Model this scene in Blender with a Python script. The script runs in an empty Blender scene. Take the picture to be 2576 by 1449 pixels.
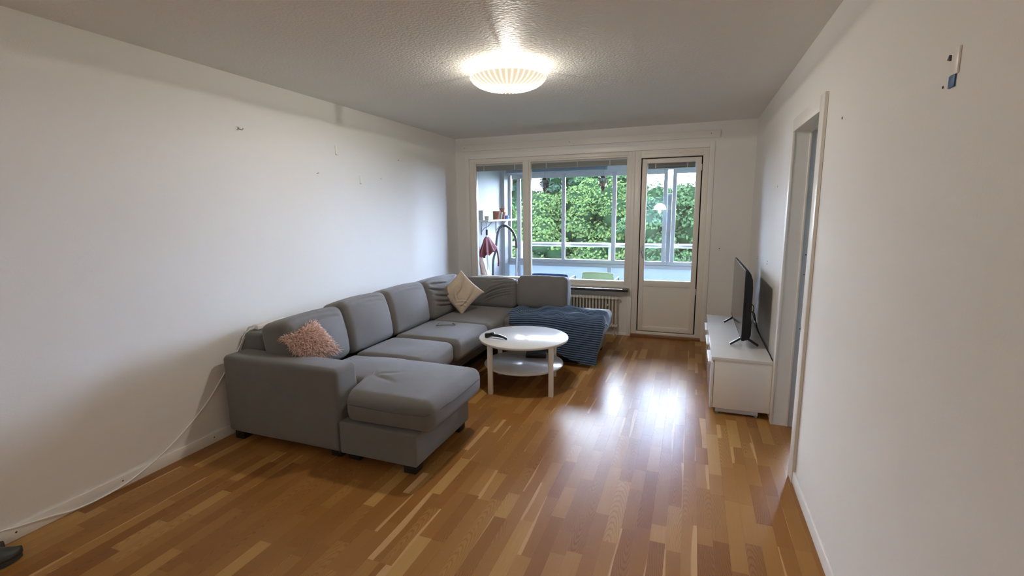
import bpy, bmesh, math, random
import numpy as np
from mathutils import Vector, Matrix

random.seed(7)
rng = np.random.default_rng(11)
PI = math.pi
SC = bpy.context.scene
COL = SC.collection

# ------------------------------------------------------------------ camera
F_PX, IMG_W = 1206.95, 2576.0
CAM_Z = 1.5478
R_ = Vector((0.93694303, 0.34933211, -0.01023882))
U_ = Vector((-0.04586106, 0.15194205, 0.98732486))
F_ = Vector((-0.34645998, 0.92459758, -0.15838178))
cam_data = bpy.data.cameras.new('camera')
cam = bpy.data.objects.new('camera', cam_data)
COL.objects.link(cam)
cam_data.sensor_fit = 'HORIZONTAL'
cam_data.sensor_width = 36.0
cam_data.lens = 36.0 * F_PX / IMG_W
cam_data.clip_start = 0.05
cam_data.clip_end = 300
cam.matrix_world = Matrix((
    (R_.x, U_.x, -F_.x, 0.0),
    (R_.y, U_.y, -F_.y, 0.0),
    (R_.z, U_.z, -F_.z, CAM_Z),
    (0, 0, 0, 1)))
SC.camera = cam

# ------------------------------------------------------------------ sky, sun, exposure
SC.view_settings.view_transform = 'Standard'
SC.view_settings.look = 'None'
SC.view_settings.gamma = 1.0
SC.view_settings.use_curve_mapping = False
SC.view_settings.exposure = 0.42
SC.cycles.use_denoising = True
SC.cycles.max_bounces = 10
SC.cycles.diffuse_bounces = 6
SC.cycles.transparent_max_bounces = 16
SC.cycles.sample_clamp_indirect = 6.0
SC.cycles.caustics_reflective = False
SC.cycles.caustics_refractive = False

SKY_STRENGTH = 55.0
SUN_STRENGTH = 20.0
LAMP_POWER = 37.0
UPLIGHT_POWER = 17.0
PENDANT_POWER = 6.0

world = bpy.data.worlds.new('sky')
SC.world = world
world.use_nodes = True
wn = world.node_tree.nodes
wl = world.node_tree.links
wn.clear()
w_out = wn.new('ShaderNodeOutputWorld')
w_bg = wn.new('ShaderNodeBackground')
w_tc = wn.new('ShaderNodeTexCoord')
w_no = wn.new('ShaderNodeTexNoise')
w_no.inputs['Scale'].default_value = 3.0
w_no.inputs['Detail'].default_value = 6.0
w_rp = wn.new('ShaderNodeValToRGB')
w_rp.color_ramp.elements[0].position = 0.38
w_rp.color_ramp.elements[0].color = (0.44, 0.60, 0.95, 1)
w_rp.color_ramp.elements[1].position = 0.62
w_rp.color_ramp.elements[1].color = (0.88, 0.93, 1.0, 1)
w_bg.inputs['Strength'].default_value = SKY_STRENGTH
wl.new(w_tc.outputs['Generated'], w_no.inputs['Vector'])
wl.new(w_no.outputs['Fac'], w_rp.inputs['Fac'])
wl.new(w_rp.outputs['Color'], w_bg.inputs['Color'])
wl.new(w_bg.outputs['Background'], w_out.inputs['Surface'])

sun_data = bpy.data.lights.new('sun', 'SUN')
sun_data.energy = SUN_STRENGTH
sun_data.angle = math.radians(12)
sun_data.color = (1.0, 0.95, 0.85)
sun = bpy.data.objects.new('sun', sun_data)
COL.objects.link(sun)
sun.location = (-8, -10, 20)
sun.rotation_euler = Vector((0.25, 0.55, -0.95)).to_track_quat('-Z', 'Y').to_euler()


# ------------------------------------------------------------------ materials
def nodes_of(m):
    m.use_nodes = True
    nt = m.node_tree
    return nt, nt.nodes, nt.links, nt.nodes['Principled BSDF']


def mat(name, color, rough=0.5, metal=0.0, bump=0.0, bscale=200.0, var=0.0, vscale=6.0, spec=0.5, sheen=0.0,
        coat=0.0, stretch=None):
    m = bpy.data.materials.new(name)
    nt, N, L, P = nodes_of(m)
    P.inputs['Base Color'].default_value = (*color, 1)
    P.inputs['Roughness'].default_value = rough
    P.inputs['Metallic'].default_value = metal
    P.inputs['Specular IOR Level'].default_value = spec
    if sheen:
        P.inputs['Sheen Weight'].default_value = sheen
        P.inputs['Sheen Roughness'].default_value = 0.5
    if coat:
        P.inputs['Coat Weight'].default_value = coat
        P.inputs['Coat Roughness'].default_value = 0.06
    tc = N.new('ShaderNodeTexCoord')
    src = tc.outputs['Object']
    if stretch:
        mp = N.new('ShaderNodeMapping')
        mp.inputs['Scale'].default_value = stretch
        L.new(src, mp.inputs['Vector'])
        src = mp.outputs['Vector']
    if var:
        no = N.new('ShaderNodeTexNoise')
        no.inputs['Scale'].default_value = vscale
        no.inputs['Detail'].default_value = 5
        L.new(src, no.inputs['Vector'])
        mx = N.new('ShaderNodeMix')
        mx.data_type = 'RGBA'
        mx.inputs['A'].default_value = (*[max(0, c * (1 - var)) for c in color], 1)
        mx.inputs['B'].default_value = (*[min(1, c * (1 + var)) for c in color], 1)
        L.new(no.outputs['Fac'], mx.inputs['Factor'])
        L.new(mx.outputs['Result'], P.inputs['Base Color'])
    if bump:
        nb = N.new('ShaderNodeTexNoise')
        nb.inputs['Scale'].default_value = bscale
        nb.inputs['Detail'].default_value = 3
        L.new(src, nb.inputs['Vector'])
        bp = N.new('ShaderNodeBump')
        bp.inputs['Strength'].default_value = bump
        bp.inputs['Distance'].default_value = 0.004
        L.new(nb.outputs['Fac'], bp.inputs['Height'])
        L.new(bp.outputs['Normal'], P.inputs['Normal'])
    return m


def frost(m, color, fac):
    """frosted panel: part of the daylight behind it comes through"""
    nt, N, L, P = nodes_of(m)
    tl = N.new('ShaderNodeBsdfTranslucent')
    tl.inputs['Color'].default_value = (*color, 1)
    mx = N.new('ShaderNodeMixShader')
    mx.inputs['Fac'].default_value = fac
    L.new(P.outputs['BSDF'], mx.inputs[1])
    L.new(tl.outputs['BSDF'], mx.inputs[2])
    L.new(mx.outputs['Shader'], N['Material Output'].inputs['Surface'])


M = {}
M['wall'] = mat('wall_paint', (0.83, 0.815, 0.79), 0.6, bump=0.10, bscale=120, spec=0.3)
M['ceiling'] = mat('ceiling_stipple', (0.87, 0.865, 0.85), 0.55, bump=0.75, bscale=55, spec=0.3)
M['trim'] = mat('trim_paint', (0.87, 0.85, 0.81), 0.35, bump=0.05, bscale=40)
M['frame'] = mat('window_frame_paint', (0.86, 0.825, 0.76), 0.35, bump=0.05, bscale=40)
M['fabric'] = mat('grey_sofa_fabric', (0.180, 0.174, 0.170), 0.9, bump=0.35, bscale=900, var=0.10, vscale=9, spec=0.15,
                  sheen=0.25)
M['piping'] = mat('sofa_seam', (0.120, 0.118, 0.116), 0.9, spec=0.1)
M['black'] = mat('black_plastic', (0.012, 0.012, 0.014), 0.35)
M['matte'] = mat('matte_black_plastic', (0.007, 0.007, 0.008), 0.6, spec=0.25)
M['legblack'] = mat('black_wood_leg', (0.012, 0.010, 0.010), 0.5)
M['screen'] = mat('tv_screen_glass', (0.015, 0.015, 0.017), 0.10, spec=0.8)
M['white_gloss'] = mat('white_gloss_board', (0.80, 0.80, 0.80), 0.10, spec=0.5, coat=0.5)
M['white_satin'] = mat('white_lacquer', (0.88, 0.87, 0.85), 0.35)
M['table_top'] = mat('white_table_lacquer', (0.72, 0.72, 0.72), 0.17, spec=0.18, bump=0.02, bscale=12)
M['steel'] = mat('brushed_steel', (0.55, 0.55, 0.56), 0.3, metal=1.0)
M['grey_metal'] = mat('grey_metal', (0.42, 0.43, 0.45), 0.4, metal=0.6)
M['dimmer'] = mat('pale_dimmer_sheet', (0.10, 0.10, 0.10), 0.9)  # for the sheet added to dim the kitchen window
frost(M['dimmer'], (0.42, 0.47, 0.48), 1.0)
M['stone'] = mat('dark_stone_sill', (0.03, 0.03, 0.036), 0.12, var=0.3, vscale=30, spec=0.7)
M['radiator'] = mat('radiator_enamel', (0.74, 0.70, 0.62), 0.4)
M['cable'] = mat('white_cable', (0.90, 0.89, 0.87), 0.45)
M['beige'] = mat('beige_velvet', (0.56, 0.46, 0.35), 0.85, bump=0.3, bscale=300, var=0.15, vscale=14, spec=0.15,
                 sheen=0.4)
M['pink'] = mat('pink_shag', (0.88, 0.62, 0.55), 0.9, var=0.18, vscale=30, spec=0.1, sheen=0.3)
M['pink_back'] = mat('pink_backing_cloth', (0.66, 0.47, 0.42), 0.9, bump=0.2, bscale=300)
M['dark_cable'] = mat('black_cable', (0.01, 0.01, 0.01), 0.5)
M['threshold'] = mat('oak_threshold', (0.26, 0.11, 0.045), 0.4, var=0.3, vscale=20, stretch=(1, 12, 12))
M['alu'] = mat('white_aluminium', (0.66, 0.69, 0.74), 0.4)
M['parapet'] = mat('white_parapet_panel', (0.70, 0.74, 0.78), 0.4)
frost(M['parapet'], (0.66, 0.73, 0.82), 0.26)
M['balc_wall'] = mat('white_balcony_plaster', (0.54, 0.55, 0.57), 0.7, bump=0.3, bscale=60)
M['balc_floor'] = mat('pale_bounce_floor', (0.78, 0.79, 0.80), 0.5, bump=0.1, bscale=30)  # unseen floor, made pale to bounce daylight up to the room ceiling
M['concrete'] = mat('concrete', (0.42, 0.42, 0.41), 0.8, bump=0.3, bscale=40, var=0.1)
M['blind'] = mat('grey_blind_slat', (0.33, 0.335, 0.33), 0.45)
M['blind_box'] = mat('blue_grey_cassette', (0.13, 0.18, 0.24), 0.5)
M['tape'] = mat('ladder_tape', (0.55, 0.55, 0.54), 0.7)
M['terracotta'] = mat('terracotta', (0.28, 0.10, 0.06), 0.8, var=0.2, vscale=20, spec=0.08)
M['planter'] = mat('pale_grey_plastic', (0.52, 0.52, 0.51), 0.5, spec=0.08)
M['cream'] = mat('cream_plastic', (0.72, 0.66, 0.58), 0.5, spec=0.08)
M['olive'] = mat('grey_green_glaze', (0.28, 0.31, 0.28), 0.4, spec=0.08)
M['blue'] = mat('blue_plastic', (0.04, 0.19, 0.62), 0.4)
M['red'] = mat('dark_red_nylon', (0.11, 0.006, 0.014), 0.6, var=0.2, vscale=12, spec=0.08)
M['hose'] = mat('grey_hose', (0.15, 0.165, 0.20), 0.45, spec=0.08)
M['wood'] = mat('pine_board', (0.21, 0.115, 0.065), 0.6, var=0.25, vscale=10, stretch=(10, 10, 0.8), spec=0.08)
M['navy'] = mat('navy_cloth', (0.02, 0.035, 0.10), 0.9, bump=0.2, bscale=300, spec=0.08)
M['green_plastic'] = mat('pale_green_plastic', (0.36, 0.48, 0.27), 0.45, spec=0.08)
M['slipper'] = mat('dark_grey_rubber', (0.045, 0.050, 0.045), 0.5)
M['slipper_in'] = mat('black_lining', (0.012, 0.012, 0.012), 0.9)
M['bronze'] = mat('dark_bronze', (0.045, 0.03, 0.028), 0.5, metal=0.6)
M['tapeblue'] = mat('blue_adhesive_tab', (0.025, 0.10, 0.24), 0.5)
M['mark'] = mat('dark_plug_hole', (0.08, 0.075, 0.07), 0.8)
M['bark'] = mat('bark', (0.10, 0.075, 0.055), 0.9, bump=0.6, bscale=20)
M['grass'] = mat('grass_ground', (0.07, 0.12, 0.03), 0.95, var=0.4, vscale=1.5)
M['strip'] = mat('dark_gap_shade', (0.035, 0.025, 0.018), 0.8)  # dark colour painted in for the shade of the door gaps
M['joint'] = mat('floor_joint', (0.05, 0.025, 0.012), 0.8)
M['plate'] = mat('grey_white_paint', (0.55, 0.60, 0.64), 0.4)


def glass_mat(name, tint, rough=0.0, ior=1.5):
    m = bpy.data.materials.new(name)
    nt, N, L, P = nodes_of(m)
    out = N['Material Output']
    N.remove(P)
    tr = N.new('ShaderNodeBsdfTransparent')
    tr.inputs['Color'].default_value = (*tint, 1)
    gl = N.new('ShaderNodeBsdfGlossy')
    gl.inputs['Roughness'].default_value = rough
    gl.inputs['Color'].default_value = (1, 1, 1, 1)
    fr = N.new('ShaderNodeFresnel')
    fr.inputs['IOR'].default_value = ior
    mx = N.new('ShaderNodeMixShader')
    L.new(fr.outputs['Fac'], mx.inputs['Fac'])
    L.new(tr.outputs['BSDF'], mx.inputs[1])
    L.new(gl.outputs['BSDF'], mx.inputs[2])
    L.new(mx.outputs['Shader'], out.inputs['Surface'])
    return m


M['glass'] = glass_mat('window_glass', (0.95, 0.965, 0.975))
M['glazing'] = glass_mat('balcony_glass', (0.95, 0.965, 0.975), 0.0, 1.3)
M['lantern_glass'] = glass_mat('lantern_glass', (0.40, 0.38, 0.40), 0.05, 1.6)


def emit_mat(name, color, strength):
    m = bpy.data.materials.new(name)
    nt, N, L, P = nodes_of(m)
    P.inputs['Base Color'].default_value = (0.8, 0.78, 0.72, 1)
    P.inputs['Roughness'].default_value = 0.4
    P.inputs['Emission Color'].default_value = (*color, 1)
    P.inputs['Emission Strength'].default_value = strength
    return m


def shade_mat(name, color, strength, clear):
    """translucent lamp shade: glows, and lets part of its bulb's light straight through"""
    m = bpy.data.materials.new(name)
    nt, N, L, P = nodes_of(m)
    out = N['Material Output']
    P.inputs['Base Color'].default_value = (0.8, 0.76, 0.66, 1)
    P.inputs['Roughness'].default_value = 0.35
    P.inputs['Emission Color'].default_value = (*color, 1)
    P.inputs['Emission Strength'].default_value = strength
    tr = N.new('ShaderNodeBsdfTransparent')
    tr.inputs['Color'].default_value = (1, 0.97, 0.9, 1)
    mx = N.new('ShaderNodeMixShader')
    mx.inputs['Fac'].default_value = clear
    L.new(P.outputs['BSDF'], mx.inputs[1])
    L.new(tr.outputs['BSDF'], mx.inputs[2])
    L.new(mx.outputs['Shader'], out.inputs['Surface'])
    return m


M['shade'] = shade_mat('glowing_shade', (1.0, 0.86, 0.62), 0.50, 0.0)
M['shade_mid'] = emit_mat('glowing_bowl_centre', (1.0, 0.93, 0.74), 0.62)
M['shade_rib'] = emit_mat('glowing_rib', (1.0, 0.96, 0.84), 0.80)
M['pendant'] = emit_mat('white_pendant_shade', (1.0, 0.93, 0.80), 9.0)


def parquet_mat():
    m = bpy.data.materials.new('oak_parquet_lacquer')
    nt, N, L, P = nodes_of(m)
    at = N.new('ShaderNodeAttribute')
    at.attribute_name = 'pk'
    sep = N.new('ShaderNodeSeparateColor')
    L.new(at.outputs['Color'], sep.inputs['Color'])
    uv = N.new('ShaderNodeUVMap')
    uv.uv_map = 'uv'
    sx = N.new('ShaderNodeSeparateXYZ')
    L.new(uv.outputs['UV'], sx.inputs['Vector'])

    def math_(op, a, b=None, c=None):
        n = N.new('ShaderNodeMath')
        n.operation = op
        for i, v in enumerate((a, b, c)):
            if v is None:
                continue
            if isinstance(v, (int, float)):
                n.inputs[i].default_value = v
            else:
                L.new(v, n.inputs[i])
        return n.outputs[0]
    tone, seed, sap = sep.outputs[0], sep.outputs[1], sep.outputs[2]
    u, v = sx.outputs['X'], sx.outputs['Y']
    seed40 = math_('MULTIPLY', seed, 40.0)
    # straight grain
    cb = N.new('ShaderNodeCombineXYZ')
    L.new(math_('MULTIPLY', u, 14.0), cb.inputs['X'])
    L.new(math_('MULTIPLY', v, 3.0), cb.inputs['Y'])
    L.new(seed40, cb.inputs['Z'])
    n1 = N.new('ShaderNodeTexNoise')
    n1.inputs['Scale'].default_value = 1.6
    n1.inputs['Detail'].default_value = 6
    n1.inputs['Roughness'].default_value = 0.65
    L.new(cb.outputs['Vector'], n1.inputs['Vector'])
    # cathedral figure: stretched rings around a point off the strip's middle
    cc = N.new('ShaderNodeCombineXYZ')
    L.new(math_('ADD', math_('MULTIPLY', u, 1.0), math_('MULTIPLY_ADD', seed, 1.6, -1.3)), cc.inputs['X'])
    L.new(math_('MULTIPLY', math_('ADD', v, math_('MULTIPLY_ADD', tone, 0.6, -0.45)), 1.9), cc.inputs['Y'])
    wv = N.new('ShaderNodeTexWave')
    wv.wave_type = 'RINGS'
    wv.rings_direction = 'Z'
    wv.inputs['Scale'].default_value = 3.4
    wv.inputs['Distortion'].default_value = 3.0
    wv.inputs['Detail'].default_value = 2
    wv.inputs['Detail Scale'].default_value = 1.3
    L.new(cc.outputs['Vector'], wv.inputs['Vector'])
    # tone ramp
    rp = N.new('ShaderNodeValToRGB')
    e = rp.color_ramp.elements
    e[0].position, e[0].color = 0.0, (0.255, 0.104, 0.026, 1)
    e[1].position, e[1].color = 1.0, (0.47, 0.265, 0.085, 1)
    for pos, c in ((0.3, (0.295, 0.129, 0.033)), (0.6, (0.330, 0.154, 0.041)), (0.85, (0.39, 0.196, 0.055))):
        k = rp.color_ramp.elements.new(pos)
        k.color = (*c, 1)
    L.new(math_('ADD', tone, math_('MULTIPLY_ADD', n1.outputs['Fac'], 0.36, -0.18)), rp.inputs['Fac'])
    dark = N.new('ShaderNodeMix')
    dark.data_type = 'RGBA'
    dark.blend_type = 'MULTIPLY'
    dark.inputs['B'].default_value = (0.60, 0.50, 0.42, 1)
    L.new(rp.outputs['Color'], dark.inputs['A'])
    figure = math_('MULTIPLY', math_('POWER', wv.outputs['Fac'], 3.0),
                   math_('MULTIPLY', math_('GREATER_THAN', seed, 0.55), 0.6))
    L.new(figure, dark.inputs['Factor'])
    # pale sapwood along one edge of some strips
    edge = math_('ADD', u, math_('MULTIPLY_ADD', n1.outputs['Fac'], 0.25, math_('MULTIPLY', math_('SINE', math_('MULTIPLY_ADD', v, 7.0, seed40)), 0.10)))
    sm = N.new('ShaderNodeMapRange')
    sm.interpolation_type = 'SMOOTHSTEP'
    L.new(edge, sm.inputs['Value'])
    L.new(sap, sm.inputs['From Min'])
    L.new(math_('ADD', sap, 0.07), sm.inputs['From Max'])
    pale = N.new('ShaderNodeMix')
    pale.data_type = 'RGBA'
    pale.inputs['B'].default_value = (0.58, 0.345, 0.15, 1)
    L.new(math_('MULTIPLY', sm.outputs['Result'], 0.85), pale.inputs['Factor'])
    L.new(dark.outputs['Result'], pale.inputs['A'])
    L.new(pale.outputs['Result'], P.inputs['Base Color'])
    P.inputs['Roughness'].default_value = 0.29
    P.inputs['Specular IOR Level'].default_value = 0.17
    bp = N.new('ShaderNodeBump')
    bp.inputs['Strength'].default_value = 0.10
    bp.inputs['Distance'].default_value = 0.002
    L.new(math_('ADD', n1.outputs['Fac'], math_('MULTIPLY', figure, 1.0)), bp.inputs['Height'])
    L.new(bp.outputs['Normal'], P.inputs['Normal'])
    return m


M['parquet'] = parquet_mat()


def blanket_mat():
    m = bpy.data.materials.new('blue_ribbed_plush')
    nt, N, L, P = nodes_of(m)
    tc = N.new('ShaderNodeTexCoord')
    no = N.new('ShaderNodeTexNoise')
    no.inputs['Scale'].default_value = 18
    L.new(tc.outputs['Object'], no.inputs['Vector'])
    at = N.new('ShaderNodeAttribute')
    at.attribute_name = 'rib'
    mx = N.new('ShaderNodeMix')
    mx.data_type = 'RGBA'
    mx.inputs['A'].default_value = (0.007, 0.012, 0.028, 1)
    mx.inputs['B'].default_value = (0.115, 0.195, 0.330, 1)
    ad = N.new('ShaderNodeMath')
    ad.operation = 'MULTIPLY_ADD'
    ad.inputs[1].default_value = 0.4
    L.new(no.outputs['Fac'], ad.inputs[0])
    mu = N.new('ShaderNodeMath')
    mu.operation = 'MULTIPLY_ADD'
    mu.inputs[1].default_value = 0.8
    mu.inputs[2].default_value = -0.1
    L.new(at.outputs['Fac'], mu.inputs[0])
    L.new(mu.outputs[0], ad.inputs[2])
    L.new(ad.outputs[0], mx.inputs['Factor'])
    L.new(mx.outputs['Result'], P.inputs['Base Color'])
    P.inputs['Roughness'].default_value = 0.85
    P.inputs['Sheen Weight'].default_value = 0.5
    P.inputs['Specular IOR Level'].default_value = 0.1
    return m


M['blanket'] = blanket_mat()


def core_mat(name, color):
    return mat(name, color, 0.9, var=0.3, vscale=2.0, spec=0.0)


def leaf_mat(name, dark, light):
    m = bpy.data.materials.new(name)
    nt, N, L, P = nodes_of(m)
    out = N['Material Output']
    g = N.new('ShaderNodeNewGeometry')
    rp = N.new('ShaderNodeValToRGB')
    rp.color_ramp.elements[0].color = (*dark, 1)
    rp.color_ramp.elements[1].color = (*light, 1)
    L.new(g.outputs['Random Per Island'], rp.inputs['Fac'])
    L.new(rp.outputs['Color'], P.inputs['Base Color'])
    P.inputs['Roughness'].default_value = 0.6
    P.inputs['Specular IOR Level'].default_value = 0.0
    tl = N.new('ShaderNodeBsdfTranslucent')
    L.new(rp.outputs['Color'], tl.inputs['Color'])
    mx = N.new('ShaderNodeMixShader')
    mx.inputs['Fac'].default_value = 0.3
    L.new(P.outputs['BSDF'], mx.inputs[1])
    L.new(tl.outputs['BSDF'], mx.inputs[2])
    L.new(mx.outputs['Shader'], out.inputs['Surface'])
    return m


M['leaf_bright'] = leaf_mat('leaf_bright', (0.0110, 0.0215, 0.0075), (0.0270, 0.0410, 0.0140))
M['leaf_mid'] = leaf_mat('leaf_mid', (0.0080, 0.0180, 0.0090), (0.0200, 0.0350, 0.0150))
M['leaf_dark'] = leaf_mat('leaf_dark', (0.0060, 0.0120, 0.0090), (0.0120, 0.0210, 0.0140))
M['shaded_leaf_core'] = core_mat('shaded_leaf_core', (0.0040, 0.0082, 0.0038))  # leaf colour darkened to paint the shade inside the crowns

# ------------------------------------------------------------------ builders
WLOC = {}


def wloc(o):
    return WLOC.get(o.name, Vector((0, 0, 0))) if o else Vector((0, 0, 0))


def props(o, label=None, cat=None, group=None, kind=None):
    if label:
        o['label'] = label
    if cat:
        o['category'] = cat
    if group:
        o['group'] = group
    if kind:
        o['kind'] = kind
    return o


def thing(name, loc, label=None, cat=None, group=None, kind=None):
    o = bpy.data.objects.new(name, None)
    o.empty_display_size = 0.1
    COL.objects.link(o)
    o.location = loc
    WLOC[o.name] = Vector(loc)
    return props(o, label, cat, group, kind)


def from_bm(bm, name):
    me = bpy.data.meshes.new(name)
    bm.to_mesh(me)
    bm.free()
    return me


def link(name, me, material, parent=None, smooth=None, kind=None):
    """link a mesh given in world coordinates as one object; child of parent, or top-level with its origin at its base"""
    o = bpy.data.objects.new(name, me)
    COL.objects.link(o)
    if material is not None:
        me.materials.append(material)
    n = len(me.vertices)
    co = np.empty(n * 3, dtype=np.float32)
    me.vertices.foreach_get('co', co)
    co = co.reshape(-1, 3)
    if parent is not None:
        base = np.array(wloc(parent))
        o.parent = parent
        WLOC[o.name] = wloc(parent)
    else:
        base = np.array([(co[:, 0].min() + co[:, 0].max()) / 2, (co[:, 1].min() + co[:, 1].max()) / 2, co[:, 2].min()])
        o.location = base
        WLOC[o.name] = Vector(base)
    co = co - base.astype(np.float32)
    me.vertices.foreach_set('co', co.astype(np.float32).ravel())
    if smooth == 'all':
        me.shade_smooth()
    elif smooth:
        me.shade_smooth()
        me.set_sharp_from_angle(angle=math.radians(smooth))
    me.update()
    if kind:
        o['kind'] = kind
    return o


class MB:
    """collects simple solids into one mesh"""

    def __init__(s):
        s.bm = bmesh.new()

    def box(s, x0, x1, y0, y1, z0, z1, bev=0.0, seg=2):
        vs = [s.bm.verts.new(p) for p in ((x0, y0, z0), (x1, y0, z0), (x1, y1, z0), (x0, y1, z0),
                                          (x0, y0, z1), (x1, y0, z1), (x1, y1, z1), (x0, y1, z1))]
        fs = [s.bm.faces.new([vs[i] for i in q]) for q in
              ((3, 2, 1, 0), (4, 5, 6, 7), (0, 1, 5, 4), (1, 2, 6, 5), (2, 3, 7, 6), (3, 0, 4, 7))]
        if bev:
            ed = list({e for f in fs for e in f.edges})
            bmesh.ops.bevel(s.bm, geom=ed, offset=bev, segments=seg, affect='EDGES', profile=0.5)
        return s

    def obox(s, c, ax, ay, az, hx, hy, hz, bev=0.0, seg=2):
        c, ax, ay, az = Vector(c), Vector(ax).normalized(), Vector(ay).normalized(), Vector(az).normalized()
        vs = []
        for sz in (-1, 1):
            for sx, sy in ((-1, -1), (1, -1), (1, 1), (-1, 1)):
                vs.append(s.bm.verts.new(c + ax * hx * sx + ay * hy * sy + az * hz * sz))
        fs = [s.bm.faces.new([vs[i] for i in q]) for q in
              ((3, 2, 1, 0), (4, 5, 6, 7), (0, 1, 5, 4), (1, 2, 6, 5), (2, 3, 7, 6), (3, 0, 4, 7))]
        if bev:
            ed = list({e for f in fs for e in f.edges})
            bmesh.ops.bevel(s.bm, geom=ed, offset=bev, segments=seg, affect='EDGES', profile=0.5)
        return s

    def prism(s, pts, vec):
        """extrude the planar outline pts along vec"""
        vec = Vector(vec)
        a = [s.bm.verts.new(p) for p in pts]
        b = [s.bm.verts.new(Vector(p) + vec) for p in pts]
        n = len(pts)
        s.bm.faces.new(a[::-1])
        s.bm.faces.new(b)
        for i in range(n):
            s.bm.faces.new((a[i], a[(i + 1) % n], b[(i + 1) % n], b[i]))
        bmesh.ops.recalc_face_normals(s.bm, faces=s.bm.faces[:])
        return s

    def lathe(s, prof, c=(0, 0, 0), seg=32, rot=None):
        """prof: list of (radius, height)"""
        c = Vector(c)
        rings = []
        for r, h in prof:
            if r < 1e-5:
                p = Vector((0, 0, h))
                rings.append([s.bm.verts.new(c + (rot @ p if rot else p))])
            else:
                ring = []
                for k in range(seg):
                    a = 2 * PI * k / seg
                    p = Vector((r * math.cos(a), r * math.sin(a), h))
                    ring.append(s.bm.verts.new(c + (rot @ p if rot else p)))
                rings.append(ring)
        for a, b in zip(rings, rings[1:]):
            for k in range(seg):
                k2 = (k + 1) % seg
                if len(a) == 1 and len(b) == 1:
                    continue
                if len(a) == 1:
                    s.bm.faces.new((a[0], b[k2], b[k]))
                elif len(b) == 1:
                    s.bm.faces.new((a[k], a[k2], b[0]))
                else:
                    s.bm.faces.new((a[k], a[k2], b[k2], b[k]))
        return s

    def tube(s, pts, r, seg=8, cap=True):
        pts = [Vector(p) for p in pts]
        rs = r if isinstance(r, (list, tuple)) else [r] * len(pts)
        prev = None
        rings = []
        for i, p in enumerate(pts):
            t = (pts[min(i + 1, len(pts) - 1)] - pts[max(i - 1, 0)]).normalized()
            if prev is None:
                up = Vector((0, 0, 1)) if abs(t.z) < 0.9 else Vector((1, 0, 0))
                n = t.cross(up).normalized()
            else:
                n = (prev - t * prev.dot(t))
                n = n.normalized() if n.length > 1e-6 else t.orthogonal().normalized()
            prev = n
            b = t.cross(n)
            rings.append([s.bm.verts.new(p + (n * math.cos(2 * PI * k / seg) + b * math.sin(2 * PI * k / seg)) * rs[i])
                          for k in range(seg)])
        for a, b in zip(rings, rings[1:]):
            for k in range(seg):
                s.bm.faces.new((a[k], a[(k + 1) % seg], b[(k + 1) % seg], b[k]))
        if cap:
            s.bm.faces.new(rings[0][::-1])
            s.bm.faces.new(rings[-1])
        return s

    def build(s, name, material, parent=None, smooth=40, kind=None):
        return link(name, from_bm(s.bm, name), material, parent, smooth, kind)


def spline(pts, n=8):
    """Catmull-Rom through pts"""
    P = [Vector(p) for p in pts]
    P = [2 * P[0] - P[1]] + P + [2 * P[-1] - P[-2]]
    out = []
    for i in range(1, len(P) - 2):
        for k in range(n):
            t = k / n
            a, b, c, d = P[i - 1], P[i], P[i + 1], P[i + 2]
            out.append(0.5 * ((2 * b) + (c - a) * t + (2 * a - 5 * b + 4 * c - d) * t * t + (3 * b - a - 3 * c + d) * t ** 3))
    out.append(P[-2])
    return out


def box_part(name, b, material, parent=None, bev=0.003, kind=None, seg=2):
    return MB().box(*b, bev=bev, seg=seg).build(name, material, parent, 40, kind)


def smooth01(x):
    x = np.clip(x, 0, 1)
    return x * x * (3 - 2 * x)


def snoise(P, scale, seed=0):
    """cheap smooth noise from a few sines, in -1..1"""
    r = np.random.default_rng(seed)
    v = np.zeros(len(P))
    for k in range(6):
        d = r.normal(size=3)
        d /= np.linalg.norm(d)
        v += np.sin(P @ d * scale * r.uniform(0.6, 1.8) + r.uniform(0, 6.28))
    return v / 6


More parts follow.
